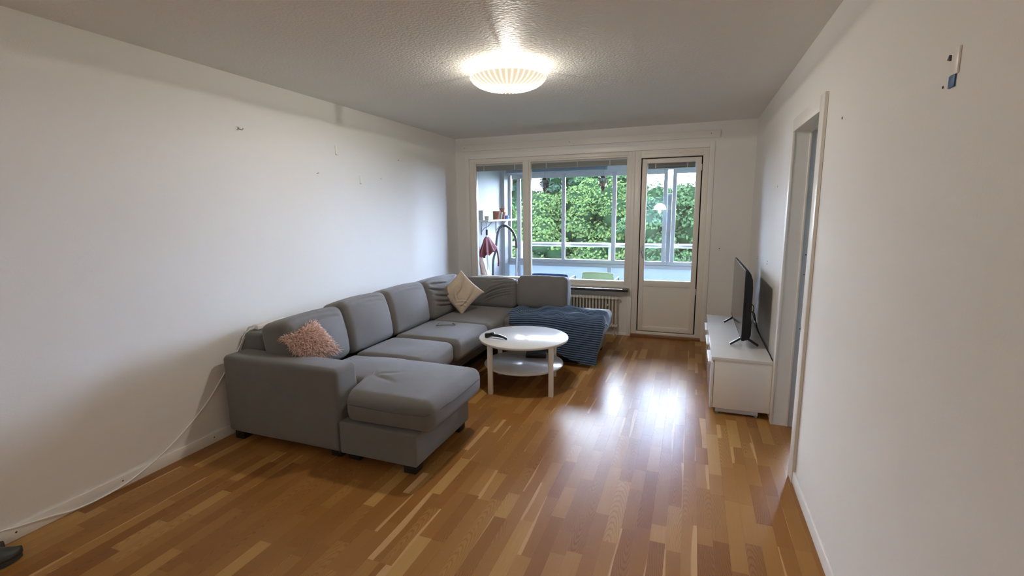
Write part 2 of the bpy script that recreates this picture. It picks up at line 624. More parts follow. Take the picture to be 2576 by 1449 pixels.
def soft_box_mesh(name, w, d, h, r, n=26, bulge=(0, 0, 0), deform=None, xf=None):
    """padded box w*d*h around the origin with rounded edges r; bulge pushes each pair of faces out"""
    hx, hy, hz = w / 2, d / 2, h / 2

    def samples(hh):
        rr = min(r, hh * 0.98)
        k = 5
        a = [-hh + rr * i / k for i in range(k)]
        m = max(3, int(n * (2 * hh) / max(w, d, h)))
        mid = list(np.linspace(-hh + rr, hh - rr, m))
        return np.array(a + mid + [-q for q in a[::-1]])
    sx, sy, sz = samples(hx), samples(hy), samples(hz)
    verts, faces, index = [], [], {}

    def vid(p):
        key = (round(p[0], 5), round(p[1], 5), round(p[2], 5))
        if key not in index:
            index[key] = len(verts)
            verts.append(p)
        return index[key]

    def grid(A, B, f, flip):
        for i in range(len(A) - 1):
            for j in range(len(B) - 1):
                q = [vid(f(A[i], B[j])), vid(f(A[i + 1], B[j])), vid(f(A[i + 1], B[j + 1])), vid(f(A[i], B[j + 1]))]
                faces.append(q[::-1] if flip else q)
    grid(sx, sy, lambda a, b: (a, b, hz), False)
    grid(sx, sy, lambda a, b: (a, b, -hz), True)
    grid(sx, sz, lambda a, b: (a, -hy, b), False)
    grid(sx, sz, lambda a, b: (a, hy, b), True)
    grid(sy, sz, lambda a, b: (hx, a, b), False)
    grid(sy, sz, lambda a, b: (-hx, a, b), True)
    Q = np.array(verts)
    half = np.array([hx, hy, hz])
    inner = np.clip(Q, -(half - np.minimum(r, half * 0.98)), half - np.minimum(r, half * 0.98))
    D = Q - inner
    ln = np.linalg.norm(D, axis=1, keepdims=True)
    rr = min(r, min(half) * 0.98)
    P = inner + D / np.maximum(ln, 1e-9) * rr
    U = P / half
    B = P.copy()
    B[:, 0] += bulge[0] * U[:, 0] * (1 - U[:, 1] ** 2) * (1 - U[:, 2] ** 2)
    B[:, 1] += bulge[1] * U[:, 1] * (1 - U[:, 0] ** 2) * (1 - U[:, 2] ** 2)
    B[:, 2] += bulge[2] * U[:, 2] * (1 - U[:, 0] ** 2) * (1 - U[:, 1] ** 2)
    P = B
    if deform is not None:
        P = deform(P, U)
    if xf is not None:
        Mx = np.array(xf)
        P = P @ Mx[:3, :3].T + Mx[:3, 3]
    me = bpy.data.meshes.new(name)
    me.from_pydata(P.tolist(), [], faces)
    me.update()
    return me


def copy_thing(o, loc, label=None, group=None):
    """copy of a thing with its parts and sub-parts, moved to loc"""
    c = o.copy()
    COL.objects.link(c)
    c.location = loc
    WLOC[c.name] = Vector(loc)
    if label:
        c['label'] = label
    if group:
        c['group'] = group
    for ch in list(o.children):
        d = ch.copy()
        COL.objects.link(d)
        d.parent = c
        for g in list(ch.children):
            e = g.copy()
            COL.objects.link(e)
            e.parent = d
    return c


# ------------------------------------------------------------------ room shell
XL, XR, YB, H = -3.012, 0.610, 5.945, 2.5
YF = -3.05
WT = 0.18

s = MB().box(XL - WT, XL, YF - WT, YB + 0.2, -0.2, H + 0.15)
s.build('wall_left', M['wall'], None, None, 'structure')

s = MB()   # right wall with the doorway
DY0, DY1, DZ = 3.005, 3.735, 2.052
s.box(XR, XR + WT, YF - WT, DY0, -0.2, H + 0.15)
s.box(XR, XR + WT, DY1, YB + 0.2, -0.2, H + 0.15)
s.box(XR, XR + WT, DY0, DY1, DZ, H + 0.15)
s.box(XR, XR + WT, DY0, DY1, -0.2, -0.004)
s.build('wall_right', M['wall'], None, None, 'structure')

s = MB()   # window wall
OX0, OX1, OZ1 = -2.823, 0.143, 2.228
s.box(XL, OX0, YB, YB + 0.2, -0.2, H)
s.box(OX1, XR, YB, YB + 0.2, -0.2, H)
s.box(OX0, OX1, YB, YB + 0.2, OZ1, H)
s.box(OX0, -0.70, YB, YB + 0.2, -0.2, 0.60)
s.box(-0.70, OX1, YB, YB + 0.2, -0.2, -0.004)
s.build('wall_back', M['wall'], None, None, 'structure')

s = MB()   # wall behind the camera, with a kitchen window
KX0, KX1, KZ0, KZ1 = -1.38, -0.64, 1.06, 1.97
s.box(XL, KX0, YF - WT, YF, -0.2, H)
s.box(KX1, XR, YF - WT, YF, -0.2, H)
s.box(KX0, KX1, YF - WT, YF, -0.2, KZ0)
s.box(KX0, KX1, YF - WT, YF, KZ1, H)
s.build('wall_front', M['wall'], None, None, 'structure')

s = MB().box(XL - WT, XR + WT + 2.4, YF - WT, YB + 0.2, H, H + 0.15)
s.build('ceiling', M['ceiling'], None, None, 'structure')

s = MB()   # the room beyond the doorway, with its own window in the facade
s.box(3.0, 3.15, 1.4, YB + 0.2, -0.2, H)
s.box(XR + WT, 3.0, 1.4, 1.55, -0.2, H)
s.box(XR + WT, 1.35, YB, YB + 0.2, -0.2, H)
s.box(2.75, 3.0, YB, YB + 0.2, -0.2, H)
s.box(1.35, 2.75, YB, YB + 0.2, -0.2, 0.85)
s.box(1.35, 2.75, YB, YB + 0.2, 2.15, H)
s.build('wall_side', M['wall'], None, None, 'structure')
w3 = thing('window_3', (2.05, YB, 0.85), kind='structure')
f = MB()
for b in ((1.35, 1.41, 0.85, 2.15), (2.69, 2.75, 0.85, 2.15), (1.41, 2.69, 2.09, 2.15), (1.41, 2.69, 0.85, 0.91), (2.02, 2.08, 0.91, 2.09)):
    f.box(b[0], b[1], YB + 0.03, YB + 0.11, b[2], b[3], bev=0.003)
f.build('window_frame', M['frame'], w3)
MB().box(1.40, 2.70, YB + 0.068, YB + 0.072, 0.90, 2.10).build('pane', M['glass'], w3)

# ------------------------------------------------------------------ parquet floor
floor = MB().box(XL - 0.1, 3.1, YF - 0.1, YB + 0.19, -0.2, -0.0035).build('floor', M['joint'], None, None, 'structure')
floor_base = WLOC[floor.name]

SW = 0.0700
strips = []
r2 = random.Random(5)
row = 0
x = XR + WT - 0.002
while x > XL:
    y = YF - r2.uniform(0, 0.4)
    while y < YB + 0.02:
        ln = r2.choice((0.22, 0.28, 0.33, 0.36, 0.40, 0.44, 0.48, 0.55))
        if row % 3 == 0 and r2.random() < 0.25:
            ln *= 0.6
        y0, y1 = max(y, YF), min(y + ln, YB + 0.02)
        if y1 - y0 > 0.02:
            if x - SW < XR - 0.002 or (y1 > DY0 and y0 < DY1):
                inside = x - SW < XR - 0.002
                door_bit = y1 > DY0 and y0 < DY1
                strips.append((max(x - SW, XL), x if (not inside or x <= XR or door_bit) else XR,
                               y0 if inside else max(y0, DY0), y1 if inside else min(y1, DY1)))
        y += ln
    x -= SW
    row += 1


def screen_size(st):
    cx, cy = (st[0] + st[1]) / 2, (st[2] + st[3]) / 2
    d = Vector((cx, cy, -CAM_Z))
    z = d.dot(F_)
    if z < 0.3:
        return 0
    px, py = 1288 + F_PX * d.dot(R_) / z, 724.5 - F_PX * d.dot(U_) / z
    if not (-60 < px < 2640 and 0 < py < 1520):
        return 0
    if cx < -1.5 and 2.3 < cy < 5.4 or cx < -0.9 and 4.65 < cy < 5.4 or cx > 0.25 and cy > 3.8 or (cx < -2.0 and cy > 2.26):
        return 0
    return (st[1] - st[0]) * (st[3] - st[2]) * CAM_Z / z ** 3


strips.sort(key=screen_size, reverse=True)


def strip_geo(st, V, Fc, PK, UV):
    x0, x1, y0, y1 = st
    g, c, t = 0.0001, 0.0003, 0.0035
    b = len(V)
    for z, e in ((-t, g), (-c, g), (0.0, g + c)):
        V += [(x0 + e, y0 + e, z), (x1 - e, y0 + e, z), (x1 - e, y1 - e, z), (x0 + e, y1 - e, z)]
    fs = [(b + 8, b + 9, b + 10, b + 11)]
    for lv in (0, 4):
        for k in range(4):
            k2 = (k + 1) % 4
            fs.append((b + lv + k, b + lv + k2, b + lv + 4 + k2, b + lv + 4 + k))
    Fc += fs
    tone = min(1, max(0, r2.gauss(0.5, 0.22)))
    if r2.random() < 0.12:
        tone = min(1.0, tone + 0.35)
    seed = r2.random()
    q = r2.random()
    sap = 2.0 if q > 0.20 else (1.0 + r2.uniform(-0.08, 0.10) if q > 0.06 else r2.uniform(0.55, 0.9))
    flip = r2.random() < 0.5
    PK += [(tone, seed, sap, 1)] * 12
    ln = y1 - y0
    for f in fs:
        for vi in f:
            vx, vy, _ = V[vi]
            u = (vx - x0) / SW
            UV.append((1 - u if flip else u, vy - y0))


def strip_mesh(name, items):
    V, Fc, PK, UV = [], [], [], []
    for st in items:
        strip_geo(st, V, Fc, PK, UV)
    me = bpy.data.meshes.new(name)
    me.from_pydata(V, [], Fc)
    a = me.attributes.new('pk', 'FLOAT_COLOR', 'POINT')
    a.data.foreach_set('color', np.array(PK, dtype=np.float32).ravel())
    uvl = me.uv_layers.new(name='uv')
    uvl.data.foreach_set('uv', np.array(UV, dtype=np.float32).ravel())
    return me


for st in strips[:300]:
    link('plank', strip_mesh('plank', [st]), M['parquet'], floor)
link('plank_field', strip_mesh('plank_field', strips[300:]), M['parquet'], floor, kind='stuff')

# ------------------------------------------------------------------ baseboards
bb = MB().box(XL, XL + 0.012, YF, YB, 0, 0.07, bev=0.003).build('baseboard_left', M['trim'], None, 40, 'structure')
for (yy, zz) in ((1.13, 0.037), (1.60, 0.040), (2.17, 0.040)):
    MB().lathe([(0, 0), (0.0042, 0.0), (0.0046, -0.002)], (XL + 0.0135, yy, zz), 10,
               Matrix.Rotation(PI / 2, 3, 'Y')).build('screw', M['mark'], bb)
MB().box(XR - 0.012, XR, YF, 2.925, 0, 0.07, bev=0.003).build('baseboard_right', M['trim'], None, 40, 'structure')
MB().box(XR - 0.012, XR, 3.80, YB, 0, 0.07, bev=0.003).build('baseboard_right', M['trim'], None, 40, 'structure')
MB().box(-2.9, -0.715, YB - 0.010, YB, 0, 0.035, bev=0.003).build('baseboard_back', M['trim'], None, 40, 'structure')
MB().box(0.197, XR - 0.012, YB - 0.012, YB, 0, 0.07, bev=0.003).build('baseboard_back', M['trim'], None, 40, 'structure')

# ------------------------------------------------------------------ casings and curtain board
t = MB()
t.box(-2.873, OX0, YB - 0.012, YB, 0.60, 2.290, bev=0.002)
t.box(OX0, OX1, YB - 0.012, YB, OZ1, 2.290, bev=0.002)
t.box(OX1, 0.196, YB - 0.012, YB, 0.0, 2.290, bev=0.002)
t.box(-0.715, -0.665, YB - 0.012, YB, 0.0, 0.60, bev=0.002)
t.build('trim_1', M['trim'], None, 40, 'structure')
cb = MB().box(-2.923, 0.243, YB - 0.024, YB, 2.330, 2.408, bev=0.003).build('trim_2', M['trim'], None, 40, 'structure')
for xx in (-2.87, -1.45, 0.15):
    MB().lathe([(0, 0.0), (0.004, 0.0), (0.0045, 0.001)], (xx, YB - 0.0248, 2.372), 10,
               Matrix.Rotation(PI / 2, 3, 'X')).build('screw', M['mark'], cb)

# ------------------------------------------------------------------ window_1 : two panes
FY = YB + 0.020        # front of the frame
win = thing('window_1', (-1.75, FY, 0.60), kind='structure')
f = MB()
f.box(OX0, -2.760, FY, FY + 0.10, 0.60, OZ1, bev=0.003)
f.box(-2.760, -0.745, FY, FY + 0.10, 2.185, OZ1, bev=0.003)
f.box(-2.760, -0.745, FY, FY + 0.10, 0.60, 0.632, bev=0.003)
f.box(-0.745, -0.70, FY, FY + 0.10, 0.60, OZ1, bev=0.003)
f.build('outer_frame', M['frame'], win)
MB().box(-2.060, -1.992, FY - 0.006, FY + 0.10, 0.632, 2.185, bev=0.004).build('mullion', M['frame'], win)
for (a, b) in ((-2.760, -2.060), (-1.992, -0.745)):
    g = MB()
    y0, y1 = FY + 0.012, FY + 0.070
    g.box(a, a + 0.022, y0, y1, 0.632, 2.185, bev=0.002)
    g.box(b - 0.018, b, y0, y1, 0.632, 2.185, bev=0.002)
    g.box(a + 0.022, b - 0.018, y0, y1, 2.165, 2.185, bev=0.002)
    g.box(a + 0.022, b - 0.018, y0, y1, 0.632, 0.676, bev=0.002)
    sash = g.build('sash', M['frame'], win)
    MB().box(a + 0.018, b - 0.014, FY + 0.062, FY + 0.066, 0.672, 2.169).build('pane', M['glass'], sash)
MB().box(-2.80, -0.72, FY - 0.012, FY + 0.03, 0.600, 0.618, bev=0.004).build('bottom_bead', M['frame'], win)

# post between window and door, frame of the door
door = thing('door_1', (-0.26, FY, 0.0), kind='structure')
f = MB()
f.box(-0.70, -0.664, FY - 0.010, FY + 0.10, 0.031, OZ1, bev=0.002)
f.box(-0.664, -0.596, FY - 0.006, FY + 0.10, 0.031, OZ1, bev=0.002)
f.box(0.078, OX1, FY - 0.006, FY + 0.10, 0.031, OZ1, bev=0.002)
f.box(-0.596, 0.078, FY - 0.006, FY + 0.10, 2.144, OZ1, bev=0.002)
f.box(-0.596, 0.078, FY - 0.006, FY + 0.10, 0.031, 0.064, bev=0.002)
f.build('door_frame', M['frame'], door)
f = MB()
for b in ((-0.60, -0.575, 2.10, 2.15), (0.055, 0.082, 2.10, 2.15)):
    f.box(b[0], b[1], FY + 0.040, FY + 0.09, 0.05, 2.16)
f.box(-0.60, 0.082, FY + 0.040, FY + 0.09, 2.115, 2.15)
f.box(-0.60, 0.082, FY + 0.040, FY + 0.09, 0.055, 0.085)
f.build('gap_shade_strip', M['strip'], door)  # dark backing behind the leaf, painted as the shade in its gaps
box_part('threshold', (-0.665, OX1, YB - 0.03, YB + 0.12, 0.0, 0.031), M['threshold'], door)
box_part('vent', (-0.56, -0.02, FY - 0.016, FY - 0.006, 2.186, 2.206), M['frame'], door, 0.003)
lf = MB()
ly0, ly1 = FY - 0.004, FY + 0.039
lx0, lx1, lz0, lz1 = -0.583, 0.065, 0.076, 2.131
gx0, gx1, gz0, gz1 = -0.527, 0.009, 0.702, 2.080
lf.box(lx0, gx0, ly0, ly1, lz0, lz1, bev=0.002)
lf.box(gx1, lx1, ly0, ly1, lz0, lz1, bev=0.002)
lf.box(gx0, gx1, ly0, ly1, gz1, lz1, bev=0.002)
lf.box(gx0, gx1, ly0, ly1, 0.630, gz0, bev=0.002)
lf.box(gx0, gx1, ly0, ly1, lz0, 0.130, bev=0.002)
leaf = lf.build('door_leaf', M['frame'], door)
MB().box(gx0 - 0.002, gx1 + 0.002, ly0 + 0.008, ly0 + 0.03, 0.128, 0.632).build('panel', M['frame'], leaf)
MB().box(gx0 - 0.01, gx1 + 0.01, FY + 0.032, FY + 0.036, gz0 - 0.01, gz1 + 0.01).build('pane', M['glass'], leaf)
MB().box(gx0 - 0.01, gx1 + 0.01, FY + 0.014, FY + 0.018, gz0 - 0.01, gz1 + 0.01).build('pane', M['glass'], leaf)
hd = MB()
hd.box(-0.572, -0.548, ly0 - 0.008, ly0, 1.03, 1.12, bev=0.004)
hd.tube([(-0.560, ly0 - 0.006, 1.095), (-0.560, ly0 - 0.045, 1.095)], 0.009, 10)
hd.tube(spline([(-0.560, ly0 - 0.042, 1.100), (-0.558, ly0 - 0.048, 1.070), (-0.548, ly0 - 0.050, 1.02), (-0.541, ly0 - 0.048, 0.975)], 5), 0.009, 10)
hd.build('handle', M['grey_metal'], leaf)
for zz in (1.98, 0.55):
    MB().tube([(0.066, ly0 - 0.006, zz), (0.066, ly0 - 0.006, zz + 0.07)], 0.006, 8).build('hinge', M['frame'], leaf)


# ------------------------------------------------------------------ blinds gathered at the top of each pane
def blind(name, x0, x1, y, z0, z1, label, nt):
    o = thing(name, ((x0 + x1) / 2, y, z0), label, 'blind', 'venetian blinds pulled up at the panes')
    box_part('headrail', (x0 + 0.004, x1 - 0.004, y - 0.012, y + 0.012, z1, z1 + 0.022), M['tape'], o, 0.002)
    n = max(4, int((z1 - z0) / 0.0052))
    m = MB()
    for k in range(n):
        zz = z0 + (z1 - z0) * (k + 0.3) / n
        m.box(x0 + 0.006, x1 - 0.006, y - 0.0115, y + 0.0115, zz, zz + 0.0036)
    m.build('slat_stack', M['blind'], o, None, 'stuff')
    box_part('bottom_rail', (x0 + 0.005, x1 - 0.005, y - 0.012, y + 0.012, z0 - 0.009, z0), M['blind'], o, 0.002)
    for k in range(nt):
        xx = x0 + (x1 - x0) * (0.17 + 0.66 * k / max(1, nt - 1))
        m = MB().box(xx - 0.007, xx + 0.007, y - 0.0145, y - 0.0125, z0 - 0.008, z1 + 0.01)
        m.box(xx - 0.01, xx + 0.01, y - 0.018, y - 0.0125, z1 + 0.012, z1 + 0.022)
        m.build('ladder_tape', M['tape'], o)
    return o


blind('venetian_blind', -2.738, -2.078, FY + 0.040, 2.083, 2.140, 'short grey venetian blind gathered above the narrow left window pane', 2)
blind('venetian_blind', -1.970, -0.763, FY + 0.040, 2.086, 2.142, 'long grey venetian blind gathered above the wide window pane', 3)
blind('venetian_blind', -0.522, 0.005, FY + 0.008 + 0.018, 2.030, 2.056, 'narrow grey venetian blind gathered inside the balcony door glass', 2)

# ------------------------------------------------------------------ sill and radiator
sill = MB().box(-2.75, -0.690, 5.820, FY, 0.566, 0.599, bev=0.006).build('window_sill', M['stone'])
props(sill, 'dark polished stone window sill above the radiator', 'sill')

rad = thing('radiator', (-1.40, 5.875, 0.0), 'cream cast column radiator below the window sill', 'radiator')
sec = MB()
pitch = 0.0400
xs0 = -0.835


def section_mesh():
    m = MB()
    for yy in (-0.038, 0.0, 0.038):
        m.tube([(0, yy, 0.125), (0, yy, 0.16), (0, yy, 0.45), (0, yy, 0.485)], [0.012, 0.0105, 0.0105, 0.012], 8)
    for zz in (0.132, 0.478):
        m.tube([(0, -0.046, zz - 0.012), (0, -0.050, zz), (0, 0.050, zz), (0, 0.046, zz - 0.012)], [0.012, 0.017, 0.017, 0.012], 8)
        m.tube([(-pitch / 2, 0, zz), (pitch / 2, 0, zz)], 0.019, 10)
        m.lathe([(0.0, -0.004), (0.011, 0.0), (0.009, 0.016), (0.0, 0.020)], (0, -0.03, zz + 0.008), 8)
    return from_bm(m.bm, 'radiator_section')


sec_me = section_mesh()
sec_me.materials.append(M['radiator'])
sec_me.shade_smooth()
for k in range(32):
    o = bpy.data.objects.new('radiator_section', sec_me)
    COL.objects.link(o)
    o.parent = rad
    o.location = Vector((xs0 - pitch * k, 5.875, 0.0)) - WLOC[rad.name]
MB().tube([(-0.815, 5.875, 0.478), (-0.792, 5.875, 0.478)], [0.019, 0.012], 10).build('end_cap', M['radiator'], rad)
m = MB()
m.tube([(-0.93, 5.84, 0.40), (-0.93, 5.80, 0.40)], 0.011, 10)
m.build('valve', M['radiator'], rad)
m = MB()
m.tube([(-0.86, 5.90, 0.13), (-0.86, 5.90, 0.0)], 0.011, 8)
m.build('supply_pipe', M['radiator'], rad)
for xx in (-0.95, -2.0):
    box_part('bracket', (xx - 0.02, xx + 0.02, 5.87, YB - 0.002, 0.10, 0.14), M['radiator'], rad)

# ------------------------------------------------------------------ doorway in the right wall
dr = thing('door_2', (XR, 3.37, 0.0), kind='structure')
f = MB()
f.box(XR - 0.017, XR, 2.918, DY0 + 0.008, 0.0, 2.125, bev=0.003)
f.box(XR - 0.017, XR, DY1 - 0.008, 3.795, 0.0, 2.125, bev=0.003)
f.box(XR - 0.017, XR, DY0, DY1, DZ - 0.008, 2.125, bev=0.003)
f.build('casing', M['trim'], dr)
f = MB()
f.box(XR, XR + 0.095, DY1 - 0.004, DY1 + 0.012, 0.0, DZ + 0.01)
f.box(XR, XR + WT, DY0 - 0.012, DY0 + 0.004, 0.0, DZ + 0.01)
f.box(XR, XR + WT, DY0, DY1, DZ - 0.004, DZ + 0.012)
f.build('jamb', M['trim'], dr)
f = MB()
f.box(XR + 0.083, XR + 0.095, DY1 - 0.013, DY1, 0.0, DZ, bev=0.002)
f.box(XR + 0.083, XR + 0.095, DY0, DY1, DZ - 0.013, DZ, bev=0.002)
f.build('door_stop', M['frame'], dr)
box_part('rebate_jamb', (XR + 0.095, XR + WT, DY1 - 0.006, DY1 + 0.012, 0.0, DZ), M['plate'], dr, 0.001)
sp = MB().box(XR + 0.122, XR + 0.146, DY1 - 0.0085, DY1 - 0.006, 0.965, 1.075, bev=0.001).build('strike_plate', M['grey_metal'], dr)
MB().box(XR + 0.126, XR + 0.141, DY1 - 0.0092, DY1 - 0.0084, 1.005, 1.04).build('latch_hole', M['black'], sp)
for (dx, zz, rr) in ((0.124, 0.721, 0.0065), (0.118, 1.235, 0.005), (0.116, 1.10, 0.004), (0.130, 0.87, 0.003), (0.128, 1.33, 0.004)):
    MB().lathe([(0, 0), (rr, 0), (rr, -0.002)], (XR + dx, DY1 - 0.0068, zz), 12, Matrix.Rotation(PI / 2, 3, 'X')).build('screw_hole', M['mark'], dr)

# ------------------------------------------------------------------ kitchen window and pendant behind the camera (seen in the door glass)
k = thing('window_2', ((KX0 + KX1) / 2, YF, KZ0), kind='structure')
f = MB()
for b in ((KX0, KX0 + 0.05, KZ0, KZ1), (KX1 - 0.05, KX1, KZ0, KZ1), (KX0 + 0.05, KX1 - 0.05, KZ1 - 0.05, KZ1), (KX0 + 0.05, KX1 - 0.05, KZ0, KZ0 + 0.05)):
    f.box(b[0], b[1], YF - 0.10, YF - 0.02, b[2], b[3], bev=0.003)
f.build('window_frame', M['frame'], k)
MB().box(KX0 + 0.05, KX1 - 0.05, YF - 0.062, YF - 0.058, KZ0 + 0.05, KZ1 - 0.05).build('pane', M['glass'], k)
MB().box(KX0 + 0.045, KX1 - 0.045, YF - 0.045, YF - 0.043, KZ0 + 0.045, KZ1 - 0.045).build('dimmer_sheet', M['dimmer'], k)  # added sheet, cuts the daylight coming in from behind the camera

pc = Vector((-0.835, -1.55, 1.62))
pn = thing('pendant_lamp', (pc.x, pc.y, 1.52), 'white dome pendant lamp mirrored in the balcony door glass', 'lamp')
MB().lathe([(0.165, -0.085), (0.158, -0.03), (0.125, 0.04), (0.07, 0.08), (0.025, 0.095), (0.0, 0.096)], pc, 32).build('lamp_shade', M['pendant'], pn, 'all')
MB().tube([pc + Vector((0, 0, 0.09)), (pc.x, pc.y, 2.47)], 0.003, 6).build('cord', M['cable'], pn)
MB().lathe([(0.0, -0.04), (0.05, -0.035), (0.055, 0.0), (0, 0)], (pc.x, pc.y, 2.5), 20).build('ceiling_rose', M['white_satin'], pn)
ld = bpy.data.lights.new('pendant_bulb', 'POINT')
ld.energy = PENDANT_POWER
ld.color = (1.0, 0.86, 0.68)
ld.shadow_soft_size = 0.04
lo = bpy.data.objects.new('pendant_bulb', ld)
COL.objects.link(lo)
lo.parent = pn
lo.location = (0, 0, -0.03)

# ------------------------------------------------------------------ ceiling lamp
LX, LY = -1.213, 3.205
cl = thing('ceiling_lamp', (LX, LY, 2.36), 'round cream glowing ceiling lamp with ribbed bowl shade', 'lamp')
MB().lathe([(0, 0), (0.170, 0), (0.172, -0.005), (0.165, -0.010), (0.075, -0.012), (0.070, -0.026), (0, -0.028)], (LX, LY, 2.4995), 48).build('ceiling_plate', M['white_satin'], cl)


def bowl_r(t):
    # profile of the bowl: t 0 rim .. 1 centre dimple
    pr = [(0.256, 2.433), (0.252, 2.424), (0.239, 2.410), (0.213, 2.392), (0.175, 2.377), (0.138, 2.369), (0.105, 2.370)]
    return pr


MB().lathe([(r, z) for r, z in bowl_r(0)], (LX, LY, 0), 64).build('bowl_shade', M['shade'], cl, 'all')
MB().lathe([(0.105, 2.370), (0.085, 2.374), (0.065, 2.379), (0.03, 2.389), (0.0, 2.392)], (LX, LY, 0), 64).build('bowl_centre', M['shade_mid'], cl, 'all')
rim = [(LX + 0.256 * math.cos(a), LY + 0.256 * math.sin(a), 2.432) for a in np.linspace(0, 2 * PI, 65)]
MB().tube(rim, 0.0035, 6, cap=False).build('rim', M['shade_rib'], cl)
rib_pts = [(0.254, 2.427), (0.239, 2.4085), (0.213, 2.3905), (0.175, 2.3755), (0.138, 2.3675), (0.110, 2.3680)]
rib_me = None
for kk in range(40):
    a = 2 * PI * kk / 40
    if rib_me is None:
        m = MB()
        wv = [0.0042, 0.0040, 0.0036, 0.003, 0.0022, 0.0012]
        L_ = [Vector((r, -w, z)) for (r, z), w in zip(rib_pts, wv)]
        R2 = [Vector((r, w, z)) for (r, z), w in zip(rib_pts, wv)]
        dn = Vector((0.0012, 0, -0.0022))
        va = [m.bm.verts.new(p + dn) for p in L_]
        vb = [m.bm.verts.new(p + dn) for p in R2]
        vc = [m.bm.verts.new(p) for p in L_]
        vd = [m.bm.verts.new(p) for p in R2]
        for i in range(5):
            m.bm.faces.new((va[i], va[i + 1], vb[i + 1], vb[i]))
            m.bm.faces.new((va[i + 1], va[i], vc[i], vc[i + 1]))
            m.bm.faces.new((vb[i], vb[i + 1], vd[i + 1], vd[i]))
        rib_me = from_bm(m.bm, 'rib')
        rib_me.materials.append(M['shade_rib'])
    o = bpy.data.objects.new('rib', rib_me)
    COL.objects.link(o)
    o.parent = cl
    o.location = (0, 0, -2.36)
    o.rotation_euler = (0, 0, a)
for a in (PI * 0.25, PI * 0.92, PI * 1.58):
    cx_, cy_ = LX + 0.150 * math.cos(a), LY + 0.150 * math.sin(a)
    MB().tube([(cx_, cy_, 2.472), (LX + 0.248 * math.cos(a), LY + 0.248 * math.sin(a), 2.448), (LX + 0.258 * math.cos(a), LY + 0.258 * math.sin(a), 2.434)], 0.003, 6).build('clip', M['steel'], cl)
ld = bpy.data.lights.new('led_bulb', 'POINT')
ld.energy = UPLIGHT_POWER
ld.color = (1.0, 0.93, 0.83)
ld.shadow_soft_size = 0.008
lo = bpy.data.objects.new('led_bulb', ld)
COL.objects.link(lo)
lo.parent = cl
lo.location = (0, 0, 0.092)
ld = bpy.data.lights.new('bowl_light_standin', 'SPOT')  # spot added below the opaque bowl, stands in for its light
ld.energy = LAMP_POWER
ld.color = (1.0, 0.93, 0.83)
ld.shadow_soft_size = 0.04
ld.spot_size = math.radians(180)
ld.spot_blend = 0.03
lo = bpy.data.objects.new('bowl_light_standin', ld)
COL.objects.link(lo)
lo.parent = cl
lo.location = (0, 0, 0.000)

# ------------------------------------------------------------------ sofa
sofa = thing('corner_sofa', (-2.2, 3.7, 0.0), 'grey U shaped fabric corner sofa along the left wall and under the window', 'sofa')


def pad(name, x0, x1, y0, y1, z0, z1, r, bulge=(0, 0, 0), deform=None, n=26, rot=None, parent=None, mt=None):
    c = Vector(((x0 + x1) / 2, (y0 + y1) / 2, (z0 + z1) / 2))
    xf = Matrix.Translation(c)
    if rot is not None:
        xf = xf @ rot.to_4x4()
    me = soft_box_mesh(name, x1 - x0, y1 - y0, z1 - z0, r, n, bulge, deform, xf)
    return link(name, me, mt or M['fabric'], parent or sofa, 'all')


def ripple(amp, scale, seed):
    def f(P, U):
        return P + (U / np.maximum(np.linalg.norm(U, axis=1, keepdims=True), 1e-6)) * (amp * snoise(P, scale, seed))[:, None]
    return f


pad('armrest', -2.955, -2.000, 2.245, 2.457, 0.060, 0.602, 0.035, (0.004, 0.006, 0.006), ripple(0.003, 12, 1))
pad('backrest_frame', -3.000, -2.800, 2.459, 5.500, 0.060, 0.715, 0.04, (0, 0, 0.004), ripple(0.003, 9, 2), n=60)
pad('backrest_frame', -2.800, -1.330, 5.330, 5.520, 0.060, 0.700, 0.04, (0, 0, 0.004), ripple(0.003, 9, 3), n=40)
pad('seat_base', -2.004, -1.452, 2.248, 2.965, 0.060, 0.268, 0.014, (0.004, 0.003, 0), ripple(0.002, 9, 4))
pad('seat_base', -2.800, -2.040, 2.470, 5.330, 0.060, 0.275, 0.014, (0.004, 0.003, 0), ripple(0.002, 9, 5), n=50)
pad('seat_base', -2.040, -0.868, 4.650, 5.330, 0.060, 0.275, 0.014, (0.004, 0.003, 0), ripple(0.002, 9, 6), n=40)


def chaise_def(P, U):
    cx, cy = (-2.47 - 1.352) / 2, (2.258 + 2.985) / 2
    X, Y = P[:, 0] + cx, P[:, 1] + cy
    near = 2.258 + (2.480 - 2.258) * (1 - smooth01((X + 2.000) / 0.075))
    Y2 = near + (Y - 2.258) * (2.985 - near) / (2.985 - 2.258)
    Q = P.copy()
    Q[:, 1] = Y2 - cy
    # dip beside the armrest and a soft crease running in from its corner
    top = smooth01((U[:, 2] - 0.2) / 0.6)
    crease = np.exp(-(((X + 1.80) * 0.35 + (Y2 - 2.50)) / 0.018) ** 2) * np.exp(-((X + 1.86) / 0.10) ** 2)
    crease2 = np.exp(-(((X + 1.75) * -0.5 + (Y2 - 2.66)) / 0.02) ** 2) * np.exp(-((X + 1.88) / 0.09) ** 2)
    Q[:, 2] += top * (-0.012 * crease - 0.007 * crease2 + 0.004 * snoise(P, 8, 8))
    Q[:, 2] -= top * 0.012 * smooth01((-2.05 - X) / 0.35)
    return Q


pad('seat_cushion', -2.470, -1.352, 2.258, 2.985, 0.272, 0.462, 0.062, (0.016, 0.012, 0.026), chaise_def, n=56)


